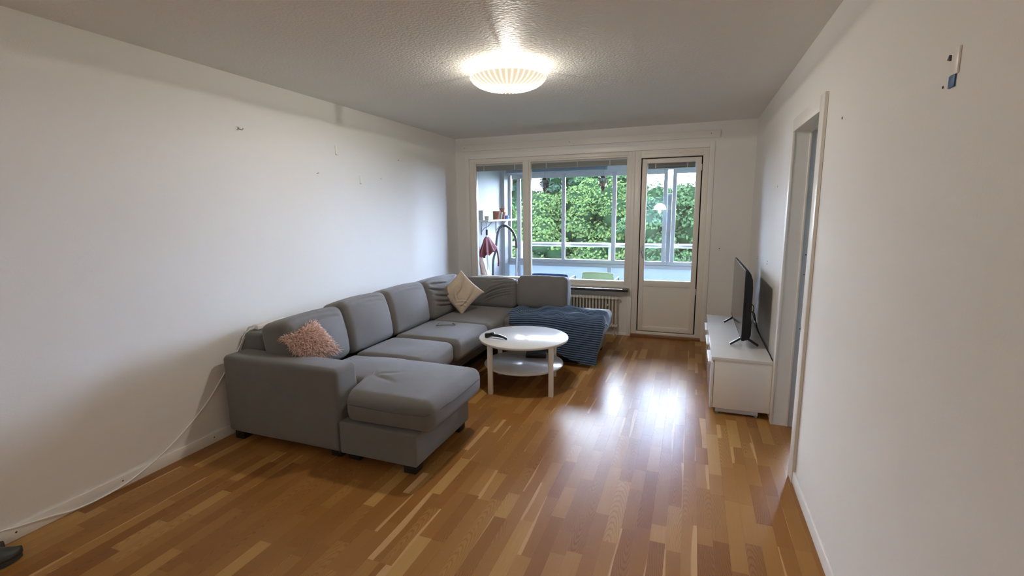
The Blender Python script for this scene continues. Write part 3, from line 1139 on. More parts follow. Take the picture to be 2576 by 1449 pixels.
def seat_def(seed, dip=0.0):
    def f(P, U):
        Q = P.copy()
        top = smooth01((U[:, 2] - 0.1) / 0.7)
        Q[:, 2] += top * (0.005 * snoise(P, 9, seed) - dip * np.exp(-((U[:, 0] + 0.05) / 0.5) ** 2 - (U[:, 1] / 0.6) ** 2))
        Q[:, 0] += 0.004 * snoise(P, 11, seed + 1)
        return Q
    return f


pad('seat_cushion', -2.470, -1.850, 2.988, 3.535, 0.272, 0.455, 0.055, (0.018, 0.0, 0.028), seat_def(21, 0.022), n=40)
pad('seat_cushion', -2.470, -1.820, 3.540, 4.195, 0.272, 0.462, 0.050, (0.014, 0.0, 0.022), seat_def(22, 0.012), n=40)
pad('seat_cushion', -2.470, -1.815, 4.200, 5.070, 0.272, 0.455, 0.050, (0.006, 0.0, 0.018), seat_def(23, 0.006), n=40)
pad('seat_cushion', -1.808, -0.790, 4.545, 5.325, 0.272, 0.455, 0.055, (0.012, 0.012, 0.018), seat_def(24, 0.004), n=46)


def wrinkle(P, U, folds, axis, sgn, amp):
    """folds: (u0, v0, u1, v1, bend, width) grooves on the face `axis`"""
    a, b = [i for i in range(3) if i != axis]
    u, v = U[:, a], U[:, b]
    face = smooth01((U[:, axis] * sgn - 0.2) / 0.6)
    d = np.zeros(len(P))
    for (u0, v0, u1, v1, bend, wd) in folds:
        tx, ty = u1 - u0, v1 - v0
        ln = math.hypot(tx, ty)
        tt = ((u - u0) * tx + (v - v0) * ty) / ln ** 2
        off = ((u - u0) * -ty + (v - v0) * tx) / ln - bend * 4 * tt * (1 - tt)
        env = smooth01((tt + 0.05) / 0.3) * smooth01((1.05 - tt) / 0.3)
        d += env * (-np.exp(-(off / wd) ** 2) + 0.55 * np.exp(-((off - 2.0 * wd) / (1.5 * wd)) ** 2))
    Q = P.copy()
    Q[:, axis] += sgn * amp * d * face
    return Q


def back_def(seed, axis=0, sgn=1, folds=(), amp=0.012, slump=0.0):
    def f(P, U):
        Q = P.copy()
        if folds:
            Q = wrinkle(Q, U, folds, axis, sgn, amp)
        Q[:, axis] += sgn * 0.006 * snoise(P, 9, seed) * smooth01((U[:, axis] * sgn + 0.2) / 0.8)
        Q[:, 2] += 0.006 * snoise(P, 10, seed + 5) * smooth01((U[:, 2] - 0.2) / 0.6)
        other = 1 - axis
        Q[:, 2] -= slump * smooth01((np.abs(U[:, other]) - 0.55) / 0.45) * smooth01((U[:, 2] - 0.1) / 0.8)
        # belly: the lower half is pushed forward, top thinner
        Q[:, axis] += sgn * 0.02 * (1 - U[:, 2] ** 2) * smooth01(0.5 + 0.5 * U[:, axis] * sgn)
        return Q
    return f


TILT = Matrix.Rotation(math.radians(-12), 3, 'Y')
top_folds = [(-0.7, 0.82, 0.1, 0.9, 0.03, 0.03), (0.0, 0.86, 0.75, 0.80, 0.03, 0.03), (-0.2, 0.74, 0.8, 0.60, 0.04, 0.035)]
pad('back_cushion', -2.735, -2.490, 2.395, 2.968, 0.420, 0.822, 0.055, (0.035, 0.022, 0.010), back_def(31, folds=top_folds, amp=0.007, slump=0.004), n=44, rot=TILT)
pad('back_cushion', -2.735, -2.490, 2.978, 3.545, 0.420, 0.842, 0.052, (0.035, 0.010, 0.010), back_def(33, folds=top_folds, amp=0.008, slump=0.004), n=44, rot=TILT)
pad('back_cushion', -2.735, -2.490, 3.555, 4.190, 0.420, 0.842, 0.052, (0.035, 0.010, 0.010), back_def(36, folds=top_folds, amp=0.008, slump=0.006), n=44, rot=TILT)
f4 = [(-0.95, 0.62, -0.25, 0.30, -0.05, 0.035), (-0.95, 0.30, 0.25, -0.12, -0.07, 0.035), (-0.95, -0.02, 0.2, -0.38, -0.05, 0.035), (-0.9, -0.30, 0.5, -0.62, -0.05, 0.03),
      (-0.9, 0.85, 0.0, 0.66, -0.03, 0.03)]
pad('back_cushion', -2.735, -2.470, 4.200, 4.960, 0.425, 0.832, 0.055, (0.03, 0.012, 0.012), back_def(38, folds=f4, amp=0.024, slump=0.01), n=60, rot=TILT)
f5 = [(0.97, 0.72, -0.05, -0.02, -0.16, 0.035), (1.0, 0.45, -0.15, -0.32, -0.16, 0.035), (1.0, 0.15, -0.1, -0.5, -0.10, 0.03), (0.95, 0.92, 0.1, 0.80, -0.03, 0.035)]
TILTY = Matrix.Rotation(math.radians(-9), 3, 'X')
pad('back_cushion', -2.520, -1.858, 5.035, 5.275, 0.425, 0.775, 0.055, (0.012, 0.03, 0.010), back_def(41, axis=1, sgn=-1, folds=f5, amp=0.028, slump=0.006), n=60, rot=TILTY)
pad('back_cushion', -1.842, -1.262, 5.065, 5.285, 0.440, 0.815, 0.055, (0.010, 0.02, 0.006), back_def(43, axis=1, sgn=-1, slump=0.0), n=44, rot=TILTY)


def leg(x0, x1, y0, y1, z1=0.061):
    MB().box(x0, x1, y0, y1, 0.0, z1, bev=0.003).build('leg', M['legblack'], sofa)


leg(-1.56, -1.478, 2.275, 2.36)
leg(-1.56, -1.478, 2.86, 2.945)
leg(-1.985, -1.90, 2.30, 2.38)
leg(-2.93, -2.85, 2.275, 2.36)
leg(-2.12, -2.04, 2.30, 2.38)
leg(-2.16, -2.07, 4.16, 4.25)
leg(-1.26, -0.905, 4.665, 4.72)
leg(-0.955, -0.89, 5.20, 5.29)
leg(-2.93, -2.85, 5.38, 5.46)
leg(-2.10, -2.03, 4.672, 4.75)
m = MB()
m.box(-2.07, -2.048, 4.26, 4.66, 0.004, 0.061)
m.build('plinth', M['legblack'], sofa)


def seam(pts, r=0.0028):
    MB().tube(pts, r, 6).build('seam', M['piping'], sofa)


seam(spline([(-1.925, 2.2495, 0.392), (-1.70, 2.2405, 0.392), (-1.45, 2.2455, 0.392), (-1.368, 2.275, 0.394), (-1.3385, 2.45, 0.398), (-1.3335, 2.65, 0.398), (-1.340, 2.90, 0.396)], 6))
seam([(-2.0055, 2.2435, 0.064), (-2.0055, 2.2435, 0.262)], 0.0022)

# ------------------------------------------------------------------ power strip and cable by the sofa
ex = thing('power_strip', (-2.93, 2.62, 0.719), 'white power strip with trailing cable on top of the sofa back', 'power strip')
box_part('socket_block', (-2.958, -2.902, 2.515, 2.80, 0.719, 0.752), M['cable'], ex, 0.006)
for yy in (2.56, 2.63, 2.70):
    MB().lathe([(0.020, 0.0), (0.018, -0.006), (0, -0.006)], (-2.93, yy, 0.7535), 16).build('socket', M['white_satin'], ex)
cab = [(-2.93, 2.515, 0.735), (-2.955, 2.49, 0.722), (-2.985, 2.465, 0.68), (-3.000, 2.435, 0.610), (-3.004, 2.36, 0.52), (-3.004, 2.285, 0.440), (-3.004, 2.154, 0.302),
       (-3.004, 1.975, 0.170), (-2.999, 1.80, 0.080), (-2.994, 1.625, 0.022), (-2.994, 1.48, 0.006), (-2.993, 1.36, 0.012), (-2.993, 1.274, 0.034), (-2.997, 1.15, 0.060), (-3.003, 1.05, 0.078), (-3.004, 0.8, 0.09)]
MB().tube(spline(cab, 6), 0.0050, 7).build('cable', M['cable'], ex)
cab2 = [(-2.945, 2.515, 0.742), (-2.985, 2.505, 0.73), (-3.003, 2.49, 0.67), (-3.005, 2.45, 0.60), (-3.006, 2.43, 0.50), (-3.006, 2.42, 0.2)]
MB().tube(spline(cab2, 6), 0.0045, 7).build('cable', M['cable'], ex)

# ------------------------------------------------------------------ beige pillow
def pillow_mesh(name, side, thick, C, ax, ay, az, pinch=0.22, seed=0, folds=(), n=48, corner=0.05):
    ax, ay, az = [np.array(Vector(v).normalized()) for v in (ax, ay, az)]
    g = np.linspace(-1, 1, n)
    A, B = np.meshgrid(g, g, indexing='ij')
    a, b = A.ravel(), B.ravel()
    edge = (1 - a ** 2) * (1 - b ** 2)
    sa = a * (1 - pinch * 0.5 * (1 - b ** 2) * np.abs(a) ** 2)
    sb = b * (1 - pinch * 0.5 * (1 - a ** 2) * np.abs(b) ** 2)
    hgt = thick / 2 * np.power(np.clip(edge, 0, 1), 0.42)
    fold = np.zeros_like(a)
    for (u0, v0, u1, v1, bend, wd, am) in folds:
        tx, ty = u1 - u0, v1 - v0
        ln = math.hypot(tx, ty)
        tt = ((a - u0) * tx + (b - v0) * ty) / ln ** 2
        off = ((a - u0) * -ty + (b - v0) * tx) / ln - bend * 4 * tt * (1 - tt)
        fold += am * smooth01((tt + 0.1) / 0.3) * smooth01((1.1 - tt) / 0.3) * (np.exp(-(off / wd) ** 2) - 0.8 * np.exp(-((off - 2 * wd) / wd) ** 2))
    P3 = np.stack([a, b, 0 * a], 1)
    nz = 0.012 * snoise(P3, 4, seed) * edge
    top = hgt + (fold + nz) * np.power(np.clip(edge, 0, 1), 0.2)
    bot = -hgt + 0.4 * nz
    C = np.array(C)
    V = []
    for hh in (top, bot):
        V.append(C + np.outer(sa * side / 2, ax) + np.outer(sb * side / 2, ay) + np.outer(hh, az))
    V = np.concatenate(V)
    N2 = n * n
    Fc = []
    for i in range(n - 1):
        for j in range(n - 1):
            q = (i * n + j, (i + 1) * n + j, (i + 1) * n + j + 1, i * n + j + 1)
            Fc.append(q)
            Fc.append(tuple(N2 + k for k in q[::-1]))
    me = bpy.data.meshes.new(name)
    me.from_pydata(V.tolist(), [], Fc)
    bm = bmesh.new()
    bm.from_mesh(me)
    bmesh.ops.remove_doubles(bm, verts=bm.verts, dist=0.0006)
    bmesh.ops.recalc_face_normals(bm, faces=bm.faces)
    bm.to_mesh(me)
    bm.free()
    return me, (sa, sb, hgt)


def cam_pt(px, py, depth):
    d = F_ + R_ * ((px - 1288) / F_PX) - U_ * ((py - 724.5) / F_PX)
    return Vector((0, 0, CAM_Z)) + d * depth


bc = Vector((-2.318, 4.62, 0.678))
nrm = Vector((0.40, -0.86, 0.30)).normalized()
upv = (Vector((0, 0, 1)) - nrm * nrm.z).normalized()
rtv = upv.cross(nrm).normalized()
d1 = (rtv + upv).normalized()
d2 = (upv - rtv).normalized()
folds = [(0.80, 0.75, -0.35, 0.10, 0.14, 0.05, 0.020), (0.75, -0.25, -0.70, -0.55, 0.16, 0.05, 0.018), (0.25, 0.55, -0.60, -0.15, -0.14, 0.05, 0.014),
         (-0.70, -0.45, -0.40, -0.85, 0.04, 0.04, 0.012), (-0.85, -0.30, -0.30, -0.75, 0.04, 0.035, 0.010), (-0.62, -0.20, -0.15, -0.80, 0.06, 0.04, 0.010)]
me, _ = pillow_mesh('throw_pillow', 0.350, 0.13, bc, d1, d2, nrm, pinch=0.16, seed=4, folds=folds, n=64)
bp_ = link('throw_pillow', me, M['beige'], None, 'all')
props(bp_, 'beige velvet throw pillow standing on its corner in the sofa corner', 'pillow')

# ------------------------------------------------------------------ pink shaggy pillow
pk = thing('shaggy_pillow', (-2.40, 2.60, 0.47), 'pink shaggy throw pillow slumped behind the sofa armrest', 'pillow')
PC = cam_pt(779, 868, 3.32)
Lp, Tp, Rp = (R_ * -0.186 + U_ * 0.030 - F_ * 0.10), (R_ * -0.06 + U_ * 0.128 + F_ * 0.13), (R_ * 0.186 - U_ * 0.15 + F_ * 0.12)
e1 = (Rp - Tp).normalized()
e2 = (Tp - Lp)
e2 = (e2 - e1 * e2.dot(e1)).normalized()
e3 = e1.cross(e2).normalized()
me, _ = pillow_mesh('cushion_body', 0.28, 0.12, PC, e1, e2, e3, pinch=0.25, seed=9, n=26)
link('cushion_body', me, M['pink_back'], pk, 'all')
V, Fc = [], []
rp_ = np.random.default_rng(3)
A1, A2, A3, PCn = [np.array(v) for v in (e1, e2, e3, PC)]
ng = 2000
for i in range(ng):
    a, b = rp_.uniform(-0.97, 0.97, 2)
    ed = (1 - a * a) * (1 - b * b)
    sa = a * (1 - 0.125 * (1 - b * b) * a * a) * 0.14
    sb = b * (1 - 0.125 * (1 - a * a) * b * b) * 0.14
    h0 = 0.06 * ed ** 0.42
    p0 = PCn + A1 * sa + A2 * sb + A3 * h0
    out = A1 * a * abs(a) * 0.9 + A2 * b * abs(b) * 0.9 + A3 * (0.55 + 0.3 * ed) + rp_.normal(0, 0.38, 3)
    out[2] -= 0.30
    out /= np.linalg.norm(out)
    ln = rp_.uniform(0.030, 0.052)
    w = rp_.uniform(0.0028, 0.0042)
    side = np.cross(out, rp_.normal(size=3))
    side /= np.linalg.norm(side)
    sd2 = np.cross(out, side)
    bend = np.array([0, 0, -1.0]) * ln * 0.25 + rp_.normal(0, 0.004, 3)
    base = len(V)
    for tt, ww in ((0.0, 1.0), (0.55, 0.9)):
        cpt = p0 + out * ln * tt + bend * tt * tt
        for ang in (0, 2.094, 4.189):
            V.append(cpt + (side * math.cos(ang) + sd2 * math.sin(ang)) * w * ww)
    V.append(p0 + out * ln + bend)
    for q in range(3):
        q2 = (q + 1) % 3
        Fc.append((base + q, base + q2, base + 3 + q2, base + 3 + q))
        Fc.append((base + 3 + q, base + 3 + q2, base + 6))
me = bpy.data.meshes.new('shag_pile')
me.from_pydata([tuple(v) for v in V], [], Fc)
link('shag_pile', me, M['pink'], pk, 'all', 'stuff')

# ------------------------------------------------------------------ blue blanket
ns, nt_ = 150, 420
S = np.linspace(0, 1, ns)
T = np.linspace(0, 1, nt_)
V = np.zeros((ns, nt_, 3))
rib = np.zeros((ns, nt_))
for i, sv in enumerate(S):
    x = -1.735 + (0.985) * sv
    back = 4.70 + 0.33 * smooth01((sv - 0.02) / 0.30) - 0.11 * smooth01((sv - 0.62) / 0.30) + 0.016 * math.sin(sv * 17)
    drop = 0.015 + 0.375 * smooth01((sv + 0.10) / 0.98) - 0.05 * smooth01((sv - 0.93) / 0.07)
    rc = 0.055
    top_len = back - (4.530 + rc)
    arc = rc * PI / 2
    total = top_len + arc + drop
    ll = T * total
    y = np.where(ll < top_len, back - ll, 0)
    z = np.full(nt_, 0.490)
    ang = np.clip((ll - top_len) / rc, 0, PI / 2)
    inarc = (ll >= top_len)
    y = np.where(inarc, 4.530 + rc - np.sin(ang) * rc, y)
    z = np.where(inarc, 0.490 - rc + np.cos(ang) * rc, z)
    below = np.clip(ll - top_len - arc, 0, None)
    z = z - below
    y = y - 0.018 * np.sin(np.clip(below / 0.25, 0, 1) * PI * 0.5) + 0.010 * np.sin(sv * 16 + 1) * smooth01(below / 0.2)
    # folds on top
    topm = smooth01((top_len - ll + 0.06) / 0.14)
    edge = np.exp(-ll / 0.05)
    w1 = np.sin(9 * sv + 26 * ll + 2 * np.sin(5 * sv))
    w2 = np.sin(23 * sv - 12 * ll + 1.3)
    z = z + topm * (0.013 * w1 + 0.010 * w2 + 0.012) + edge * 0.020 * (0.6 + np.sin(sv * 21) * np.sin(sv * 9 + 1))
    # distance from the front edge, so that ribs line up along the sofa
    lf_ = (ll - top_len) + 0.02 * np.sin(sv * 5) + topm * 0.03 * np.sin(11 * sv + 8 * ll)
    rb = np.sin(2 * PI * lf_ / 0.0225)
    rib[i] = 0.5 + 0.5 * rb
    amp = 0.0044
    n_y = np.where(inarc, -np.sin(ang), 0)
    n_z = np.where(inarc, np.cos(ang), 1)
    y = y + n_y * amp * rb
    z = z + n_z * amp * rb
    # right end hangs over the end of the seat
    over = max(0.0, (x + 0.800))
    hang = smooth01(over / 0.055)
    z = z - hang * over * 1.8 * smooth01((0.55 - (ll - top_len) / 0.25))
    x2 = np.full(nt_, x)
    x2 = x2 + 0.03 * smooth01(below / 0.4) * (sv - 0.55) - hang * below * 0.16 - 0.10 * smooth01((0.3 - sv) / 0.3) * (ll < top_len) * smooth01((back - y) / 0.3)
    x2 = x2 - 0.035 * smooth01(below / 0.35) * sv
    V[i, :, 0], V[i, :, 1], V[i, :, 2] = x2, y, z
idx = np.arange(ns * nt_).reshape(ns, nt_)
Fc = np.stack([idx[:-1, :-1], idx[:-1, 1:], idx[1:, 1:], idx[1:, :-1]], -1).reshape(-1, 4)
me = bpy.data.meshes.new('blanket')
me.from_pydata(V.reshape(-1, 3).tolist(), [], Fc.tolist())
a = me.attributes.new('rib', 'FLOAT', 'POINT')
a.data.foreach_set('value', rib.ravel().astype(np.float32))
bl = link('blanket', me, M['blanket'], None, 'all')
md = bl.modifiers.new('thickness', 'SOLIDIFY')
md.thickness = 0.005
md.offset = -1
props(bl, 'blue ribbed throw blanket spread over the window end of the sofa', 'blanket')

# grey fabric strap lying on the third seat
st_ = MB()
st_.tube(spline([(-2.235, 3.905, 0.4825), (-2.18, 3.925, 0.487), (-2.12, 3.950, 0.487), (-2.075, 3.985, 0.4845)], 5), 0.0045, 6)
st_.tube(spline([(-2.235, 3.905, 0.482), (-2.245, 3.95, 0.485), (-2.262, 4.005, 0.482)], 5), 0.004, 6)
st_.tube(spline([(-2.075, 3.985, 0.484), (-2.10, 4.01, 0.485), (-2.13, 4.035, 0.482)], 5), 0.004, 6)
so = st_.build('fabric_strap', M['fabric'], None, 'all')
props(so, 'thin grey fabric strap lying flat on the sofa seat', 'strap')

# ------------------------------------------------------------------ coffee table
TX, TY, TA = -1.360, 3.913, math.radians(12.5)
tb = thing('coffee_table', (TX, TY, 0), 'round white two tier coffee table in front of the sofa', 'table')
MB().lathe([(0, 0.427), (0.386, 0.427), (0.394, 0.430), (0.396, 0.438), (0.394, 0.447), (0.389, 0.450), (0, 0.450)], (TX, TY, 0), 96).build('tabletop', M['table_top'], tb, 35)
MB().lathe([(0, 0.198), (0.344, 0.198), (0.350, 0.201), (0.352, 0.207), (0.350, 0.213), (0.345, 0.216), (0, 0.216)], (TX, TY, 0), 96).build('shelf', M['table_top'], tb, 35)
ca, sa_ = math.cos(TA), math.sin(TA)
for (ux, uy) in ((-1, -1), (1, -1), (1, 1), (-1, 1)):
    lx, ly = ux * 0.2575, uy * 0.2575
    cx_, cy_ = TX + lx * ca - ly * sa_, TY + lx * sa_ + ly * ca
    MB().obox((cx_, cy_, 0.2135), (ca, sa_, 0), (-sa_, ca, 0), (0, 0, 1), 0.021, 0.021, 0.2135, bev=0.003).build('leg', M['white_satin'], tb)

# remote control: curved handset
rc_ = thing('remote_control', (-1.56, 3.75, 0.45), 'black curved remote control lying on the coffee table', 'remote')
p0, p1 = Vector((-1.662, 3.765, 0.451)), Vector((-1.452, 3.735, 0.451))
ax = (p1 - p0).normalized()
sd = Vector((0, 0, 1)).cross(ax)
bm = bmesh.new()
rings = []
nr = 22
for i in range(nr):
    t_ = i / (nr - 1)
    w = 0.023 - 0.008 * t_ - 0.010 * max(0, (t_ - 0.92) / 0.08) ** 2 - 0.006 * max(0, (0.06 - t_) / 0.06) ** 2
    h = 0.015 - 0.006 * t_
    zc = 0.012 + 0.019 * (4 * t_ * (1 - t_)) * (1 if t_ > 0.3 else t_ / 0.3) * 0.9
    if t_ < 0.42:
        zc += 0.006
        h += 0.005
    if t_ > 0.93:
        zc -= 0.003
    c = p0.lerp(p1, t_) + Vector((0, 0, zc))
    rings.append([bm.verts.new(c + sd * (w * math.copysign(abs(math.cos(a)) ** 0.6, math.cos(a))) + Vector((0, 0, h * math.copysign(abs(math.sin(a)) ** 0.6, math.sin(a))))) for a in np.linspace(0, 2 * PI, 16, endpoint=False)])
for a, b in zip(rings, rings[1:]):
    for q in range(16):
        bm.faces.new((a[q], a[(q + 1) % 16], b[(q + 1) % 16], b[q]))
bm.faces.new(rings[0][::-1])
bm.faces.new(rings[-1])
zmin = min(v.co.z for v in bm.verts)
for v in bm.verts:
    v.co.z += 0.4503 - zmin
bmesh.ops.recalc_face_normals(bm, faces=bm.faces)
link('handset', from_bm(bm, 'handset'), M['black'], rc_, 'all')
for (t_, o_, zz) in ((0.36, 0.008, 0.4925), (0.45, 0.004, 0.493), (0.36, -0.008, 0.4925), (0.54, 0.006, 0.490), (0.54, -0.006, 0.490), (0.62, 0.006, 0.486), (0.62, -0.006, 0.486), (0.70, 0.0, 0.481)):
    c = p0.lerp(p1, t_) + sd * o_
    MB().lathe([(0.005, -0.006), (0.005, 0.002), (0.0035, 0.0035), (0, 0.0035)], (c.x, c.y, zz), 10).build('button', M['steel'] if t_ < 0.5 else M['black'], rc_)

# black box on the lower shelf
mb_ = thing('media_box', (-1.30, 4.09, 0.216), 'small black media box on the coffee table lower shelf', 'box')
MB().obox((-1.300, 4.092, 0.2385), (0.97, 0.25, 0), (-0.25, 0.97, 0), (0, 0, 1), 0.093, 0.06, 0.0195, bev=0.005).build('casing', M['black'], mb_)
for dx in (-0.075, 0.075):
    MB().lathe([(0, 0), (0.008, 0), (0.008, 0.004), (0, 0.004)], (-1.300 + dx * 0.97, 4.092 + dx * 0.25, 0.2162), 10).build('foot', M['black'], mb_)

# ------------------------------------------------------------------ TV bench
bx0, bx1, by0, by1, bz0, bz1 = 0.182, 0.592, 3.785, 5.360, 0.048, 0.450
be = thing('tv_bench', ((bx0 + bx1) / 2, (by0 + by1) / 2, 0), 'long glossy white television bench against the right wall', 'bench')
box_part('bench_top', (bx0, bx1, by0, by1, 0.424, bz1), M['white_gloss'], be, 0.0015)
m = MB()
m.box(bx0 + 0.022, bx1, by0 + 0.004, by0 + 0.022, bz0 + 0.004, 0.4235, bev=0.001)
m.box(bx0 + 0.022, bx1, by1 - 0.022, by1 - 0.004, bz0 + 0.004, 0.4235, bev=0.001)
m.box(bx0 + 0.022, bx1, 4.305, 4.323, bz0 + 0.004, 0.4235)
m.box(bx0 + 0.022, bx1, 4.825, 4.843, bz0 + 0.004, 0.4235)
m.box(bx0 + 0.022, bx1, by0 + 0.022, by1 - 0.022, bz0 + 0.004, bz0 + 0.022)
m.box(bx1 - 0.006, bx1, by0 + 0.022, by1 - 0.022, bz0 + 0.022, 0.4235)
m.build('carcass', M['white_satin'], be)
for (a, b) in ((by0, 4.312), (4.316, 4.832), (4.836, by1)):
    d_ = box_part('drawer', (bx0 + 0.002, bx0 + 0.019, a + 0.001, b - 0.001, bz0, 0.408), M['white_gloss'], be, 0.0012)
    yc = (a + b) / 2
    m = MB()
    m.box(bx0 - 0.020, bx0 + 0.004, yc - 0.16, yc + 0.16, 0.372, 0.384, bev=0.002)
    m.build('handle', M['white_satin'], d_)
m = MB()
m.box(bx0 + 0.045, bx0 + 0.34, by0 + 0.03, by0 + 0.05, 0.012, bz0, bev=0.002)
m.build('foot_rail', M['alu'], be)
m = MB()
m.box(bx0 + 0.045, bx0 + 0.34, by1 - 0.05, by1 - 0.03, 0.012, bz0, bev=0.002)
m.build('foot_rail', M['alu'], be)
for (xx, yy) in ((bx0 + 0.06, by0 + 0.04), (bx0 + 0.325, by0 + 0.04), (bx0 + 0.06, by1 - 0.04), (bx0 + 0.325, by1 - 0.04)):
    MB().lathe([(0, 0), (0.012, 0), (0.012, 0.016), (0, 0.016)], (xx, yy, 0), 12).build('foot', M['grey_metal'], be)

# ------------------------------------------------------------------ television
tv = thing('television', (0.43, 4.60, 0.45), 'black flat screen television standing on the white bench', 'television')
tx, ty0, ty1, tz0, tz1 = 0.402, 4.075, 5.150, 0.515, 1.076
box_part('bezel', (tx, tx + 0.022, ty0, ty1, tz0, tz1), M['matte'], tv, 0.003)
box_part('screen', (tx - 0.0012, tx + 0.001, ty0 + 0.006, ty1 - 0.006, tz0 + 0.018, tz1 - 0.006), M['screen'], tv, 0.0)
prof = [(tx + 0.022, tz1 - 0.004), (tx + 0.040, tz1 - 0.03), (tx + 0.055, tz1 - 0.075), (tx + 0.060, tz1 - 0.14), (tx + 0.060, tz0 + 0.18), (tx + 0.066, tz0 + 0.15), (tx + 0.066, tz0 + 0.05), (tx + 0.052, tz0 + 0.012),
        (tx + 0.022, tz0 + 0.004)]
MB().prism([(a, ty0 + 0.002, b) for a, b in prof], (0, ty1 - ty0 - 0.004, 0)).build('rear_shell', M['matte'], tv, 30)
for yy in (4.20, 5.02):
    m = MB()
    apex = Vector((tx + 0.032, yy, tz0 + 0.010))
    for ex_, ey in ((0.330, yy - 0.03), (0.536, yy - 0.02)):
        end = Vector((ex_, ey, 0.4615))
        d = (end - apex)
        m.obox((apex + end) / 2, d, Vector((0, 1, 0)), d.cross(Vector((0, 1, 0))), d.length / 2, 0.015, 0.0075, bev=0.001)
    m.build('foot', M['legblack'], tv)
cbp = [(0.462, 4.33, 0.72), (0.505, 4.30, 0.70), (0.515, 4.28, 0.66), (0.525, 4.20, 0.60), (0.560, 4.02, 0.515), (0.588, 3.86, 0.462), (0.600, 3.78, 0.40), (0.602, 3.775, 0.10)]
MB().tube(spline(cbp, 6), 0.0045, 7).build('power_cable', M['dark_cable'], tv)
MB().tube(spline([(0.462, 4.36, 0.76), (0.490, 4.35, 0.765), (0.505, 4.33, 0.74), (0.500, 4.32, 0.69), (0.515, 4.29, 0.64)], 6), 0.0035, 7).build('aerial_cable', M['dark_cable'], tv)

# ------------------------------------------------------------------ slippers at the lower left
def slipper(toe, ang, label):
    o = thing('slipper', (toe[0], toe[1], 0), label, 'slipper', 'pair of slippers by the left wall')
    d = Vector((math.cos(ang), math.sin(ang), 0))
    sd = Vector((-d.y, d.x, 0))
    nL = 26
    bm = bmesh.new()
    rings = []
    for i in range(nL):
        t_ = i / (nL - 1)
        w = 0.050 * min(1, (math.sin(min(1, t_ / 0.28) * PI / 2)) ** 0.7) * (1 - 0.22 * math.exp(-((t_ - 0.62) / 0.16) ** 2)) * math.sqrt(max(0.0, 1 - max(0, (t_ - 0.8) / 0.2) ** 2 * 0.97))
        c = Vector((toe[0], toe[1], 0)) - d * 0.27 * t_
        rings.append([bm.verts.new(c + sd * w * a + Vector((0, 0, z))) for a, z in ((-1, 0.002), (1, 0.002), (1.0, 0.026), (0.9, 0.032), (-0.9, 0.032), (-1.0, 0.026))])
    for a, b in zip(rings, rings[1:]):
        for q in range(6):
            bm.faces.new((a[q], a[(q + 1) % 6], b[(q + 1) % 6], b[q]))
    bm.faces.new(rings[0][::-1])
    bm.faces.new(rings[-1])
    bmesh.ops.recalc_face_normals(bm, faces=bm.faces)
    link('sole', from_bm(bm, 'sole'), M['slipper'], o, 50)
    bm = bmesh.new()
    rings = []
    for i in range(16):
        t_ = i / 15 * 0.50
        w = 0.049 * (math.sin(min(1, t_ / 0.28 + 0.02) * PI / 2)) ** 0.7
        hh = 0.024 + 0.040 * smooth01(t_ / 0.45)
        c = Vector((toe[0], toe[1], 0.026)) - d * 0.27 * t_
        rings.append([bm.verts.new(c + sd * w * math.cos(a) + Vector((0, 0, float(hh) * math.sin(a)))) for a in np.linspace(0, PI, 14)])
    for a, b in zip(rings, rings[1:]):
        for q in range(13):
            bm.faces.new((a[q], a[q + 1], b[q + 1], b[q]))
    ret = link('upper', from_bm(bm, 'upper'), M['slipper'], o, 'all')
    md = ret.modifiers.new('thickness', 'SOLIDIFY')
    md.thickness = 0.004
    return o


slipper((-2.825, 1.072), math.radians(70), 'dark grey slipper with its toe showing at the lower left')
slipper((-2.945, 1.060), math.radians(75), 'dark slipper tucked behind another against the left baseboard')

# ------------------------------------------------------------------ hooks, nails, plug holes on the walls
NX = XL


def nail(y, z, label, name='wall_nail', long=0.016):
    m = MB()
    m.tube([(NX, y, z), (NX + long, y, z + 0.004)], 0.0022, 8)
    m.lathe([(0, 0.001), (0.005, 0.001), (0.005, -0.001), (0, -0.001)], (NX + long, y, z + 0.004), 10, Matrix.Rotation(PI / 2, 3, 'Y'))
    o = m.build(name, M['grey_metal'], None)
    props(o, label, 'nail', 'nails and hooks left on the walls')


hk = MB()
hk.box(NX, NX + 0.004, 2.588, 2.612, 2.128, 2.150, bev=0.001)
hk.tube(spline([(NX + 0.003, 2.600, 2.142), (NX + 0.020, 2.604, 2.130), (NX + 0.030, 2.612, 2.128), (NX + 0.034, 2.618, 2.140)], 5), 0.0035, 8)
o = hk.build('wall_hook', M['grey_metal'], None)
props(o, 'bent metal hook alone high on the left wall', 'hook', 'nails and hooks left on the walls')
for (yy, zz, lb) in ((3.595, 2.100, 'upper white adhesive hook on the left wall'), (3.915, 1.862, 'lower white adhesive hook on the left wall')):
    hk = thing('adhesive_hook', (NX, yy, zz - 0.04), lb, 'hook', 'nails and hooks left on the walls')
    box_part('back_plate', (NX, NX + 0.006, yy - 0.012, yy + 0.012, zz - 0.042, zz + 0.038), M['trim'], hk, 0.002)
    box_part('lip', (NX + 0.005, NX + 0.018, yy - 0.012, yy + 0.012, zz - 0.042, zz - 0.034), M['trim'], hk, 0.002)
nail(3.340, 1.880, 'bare nail left of the lower adhesive hook')
nail(4.562, 2.098, 'bare nail nearest the window high on left wall')
nail(4.237, 1.884, 'small bare nail right of the lower adhesive hook', long=0.010)
m = MB()
m.tube([(-2.955, YB, 1.10), (-2.955, YB - 0.014, 1.10), (-2.945, YB - 0.018, 1.103)], 0.004, 8)
o = m.build('wall_hook', M['cream'], None)
props(o, 'small cream hook on the window wall left of the casing', 'hook', 'nails and hooks left on the walls')


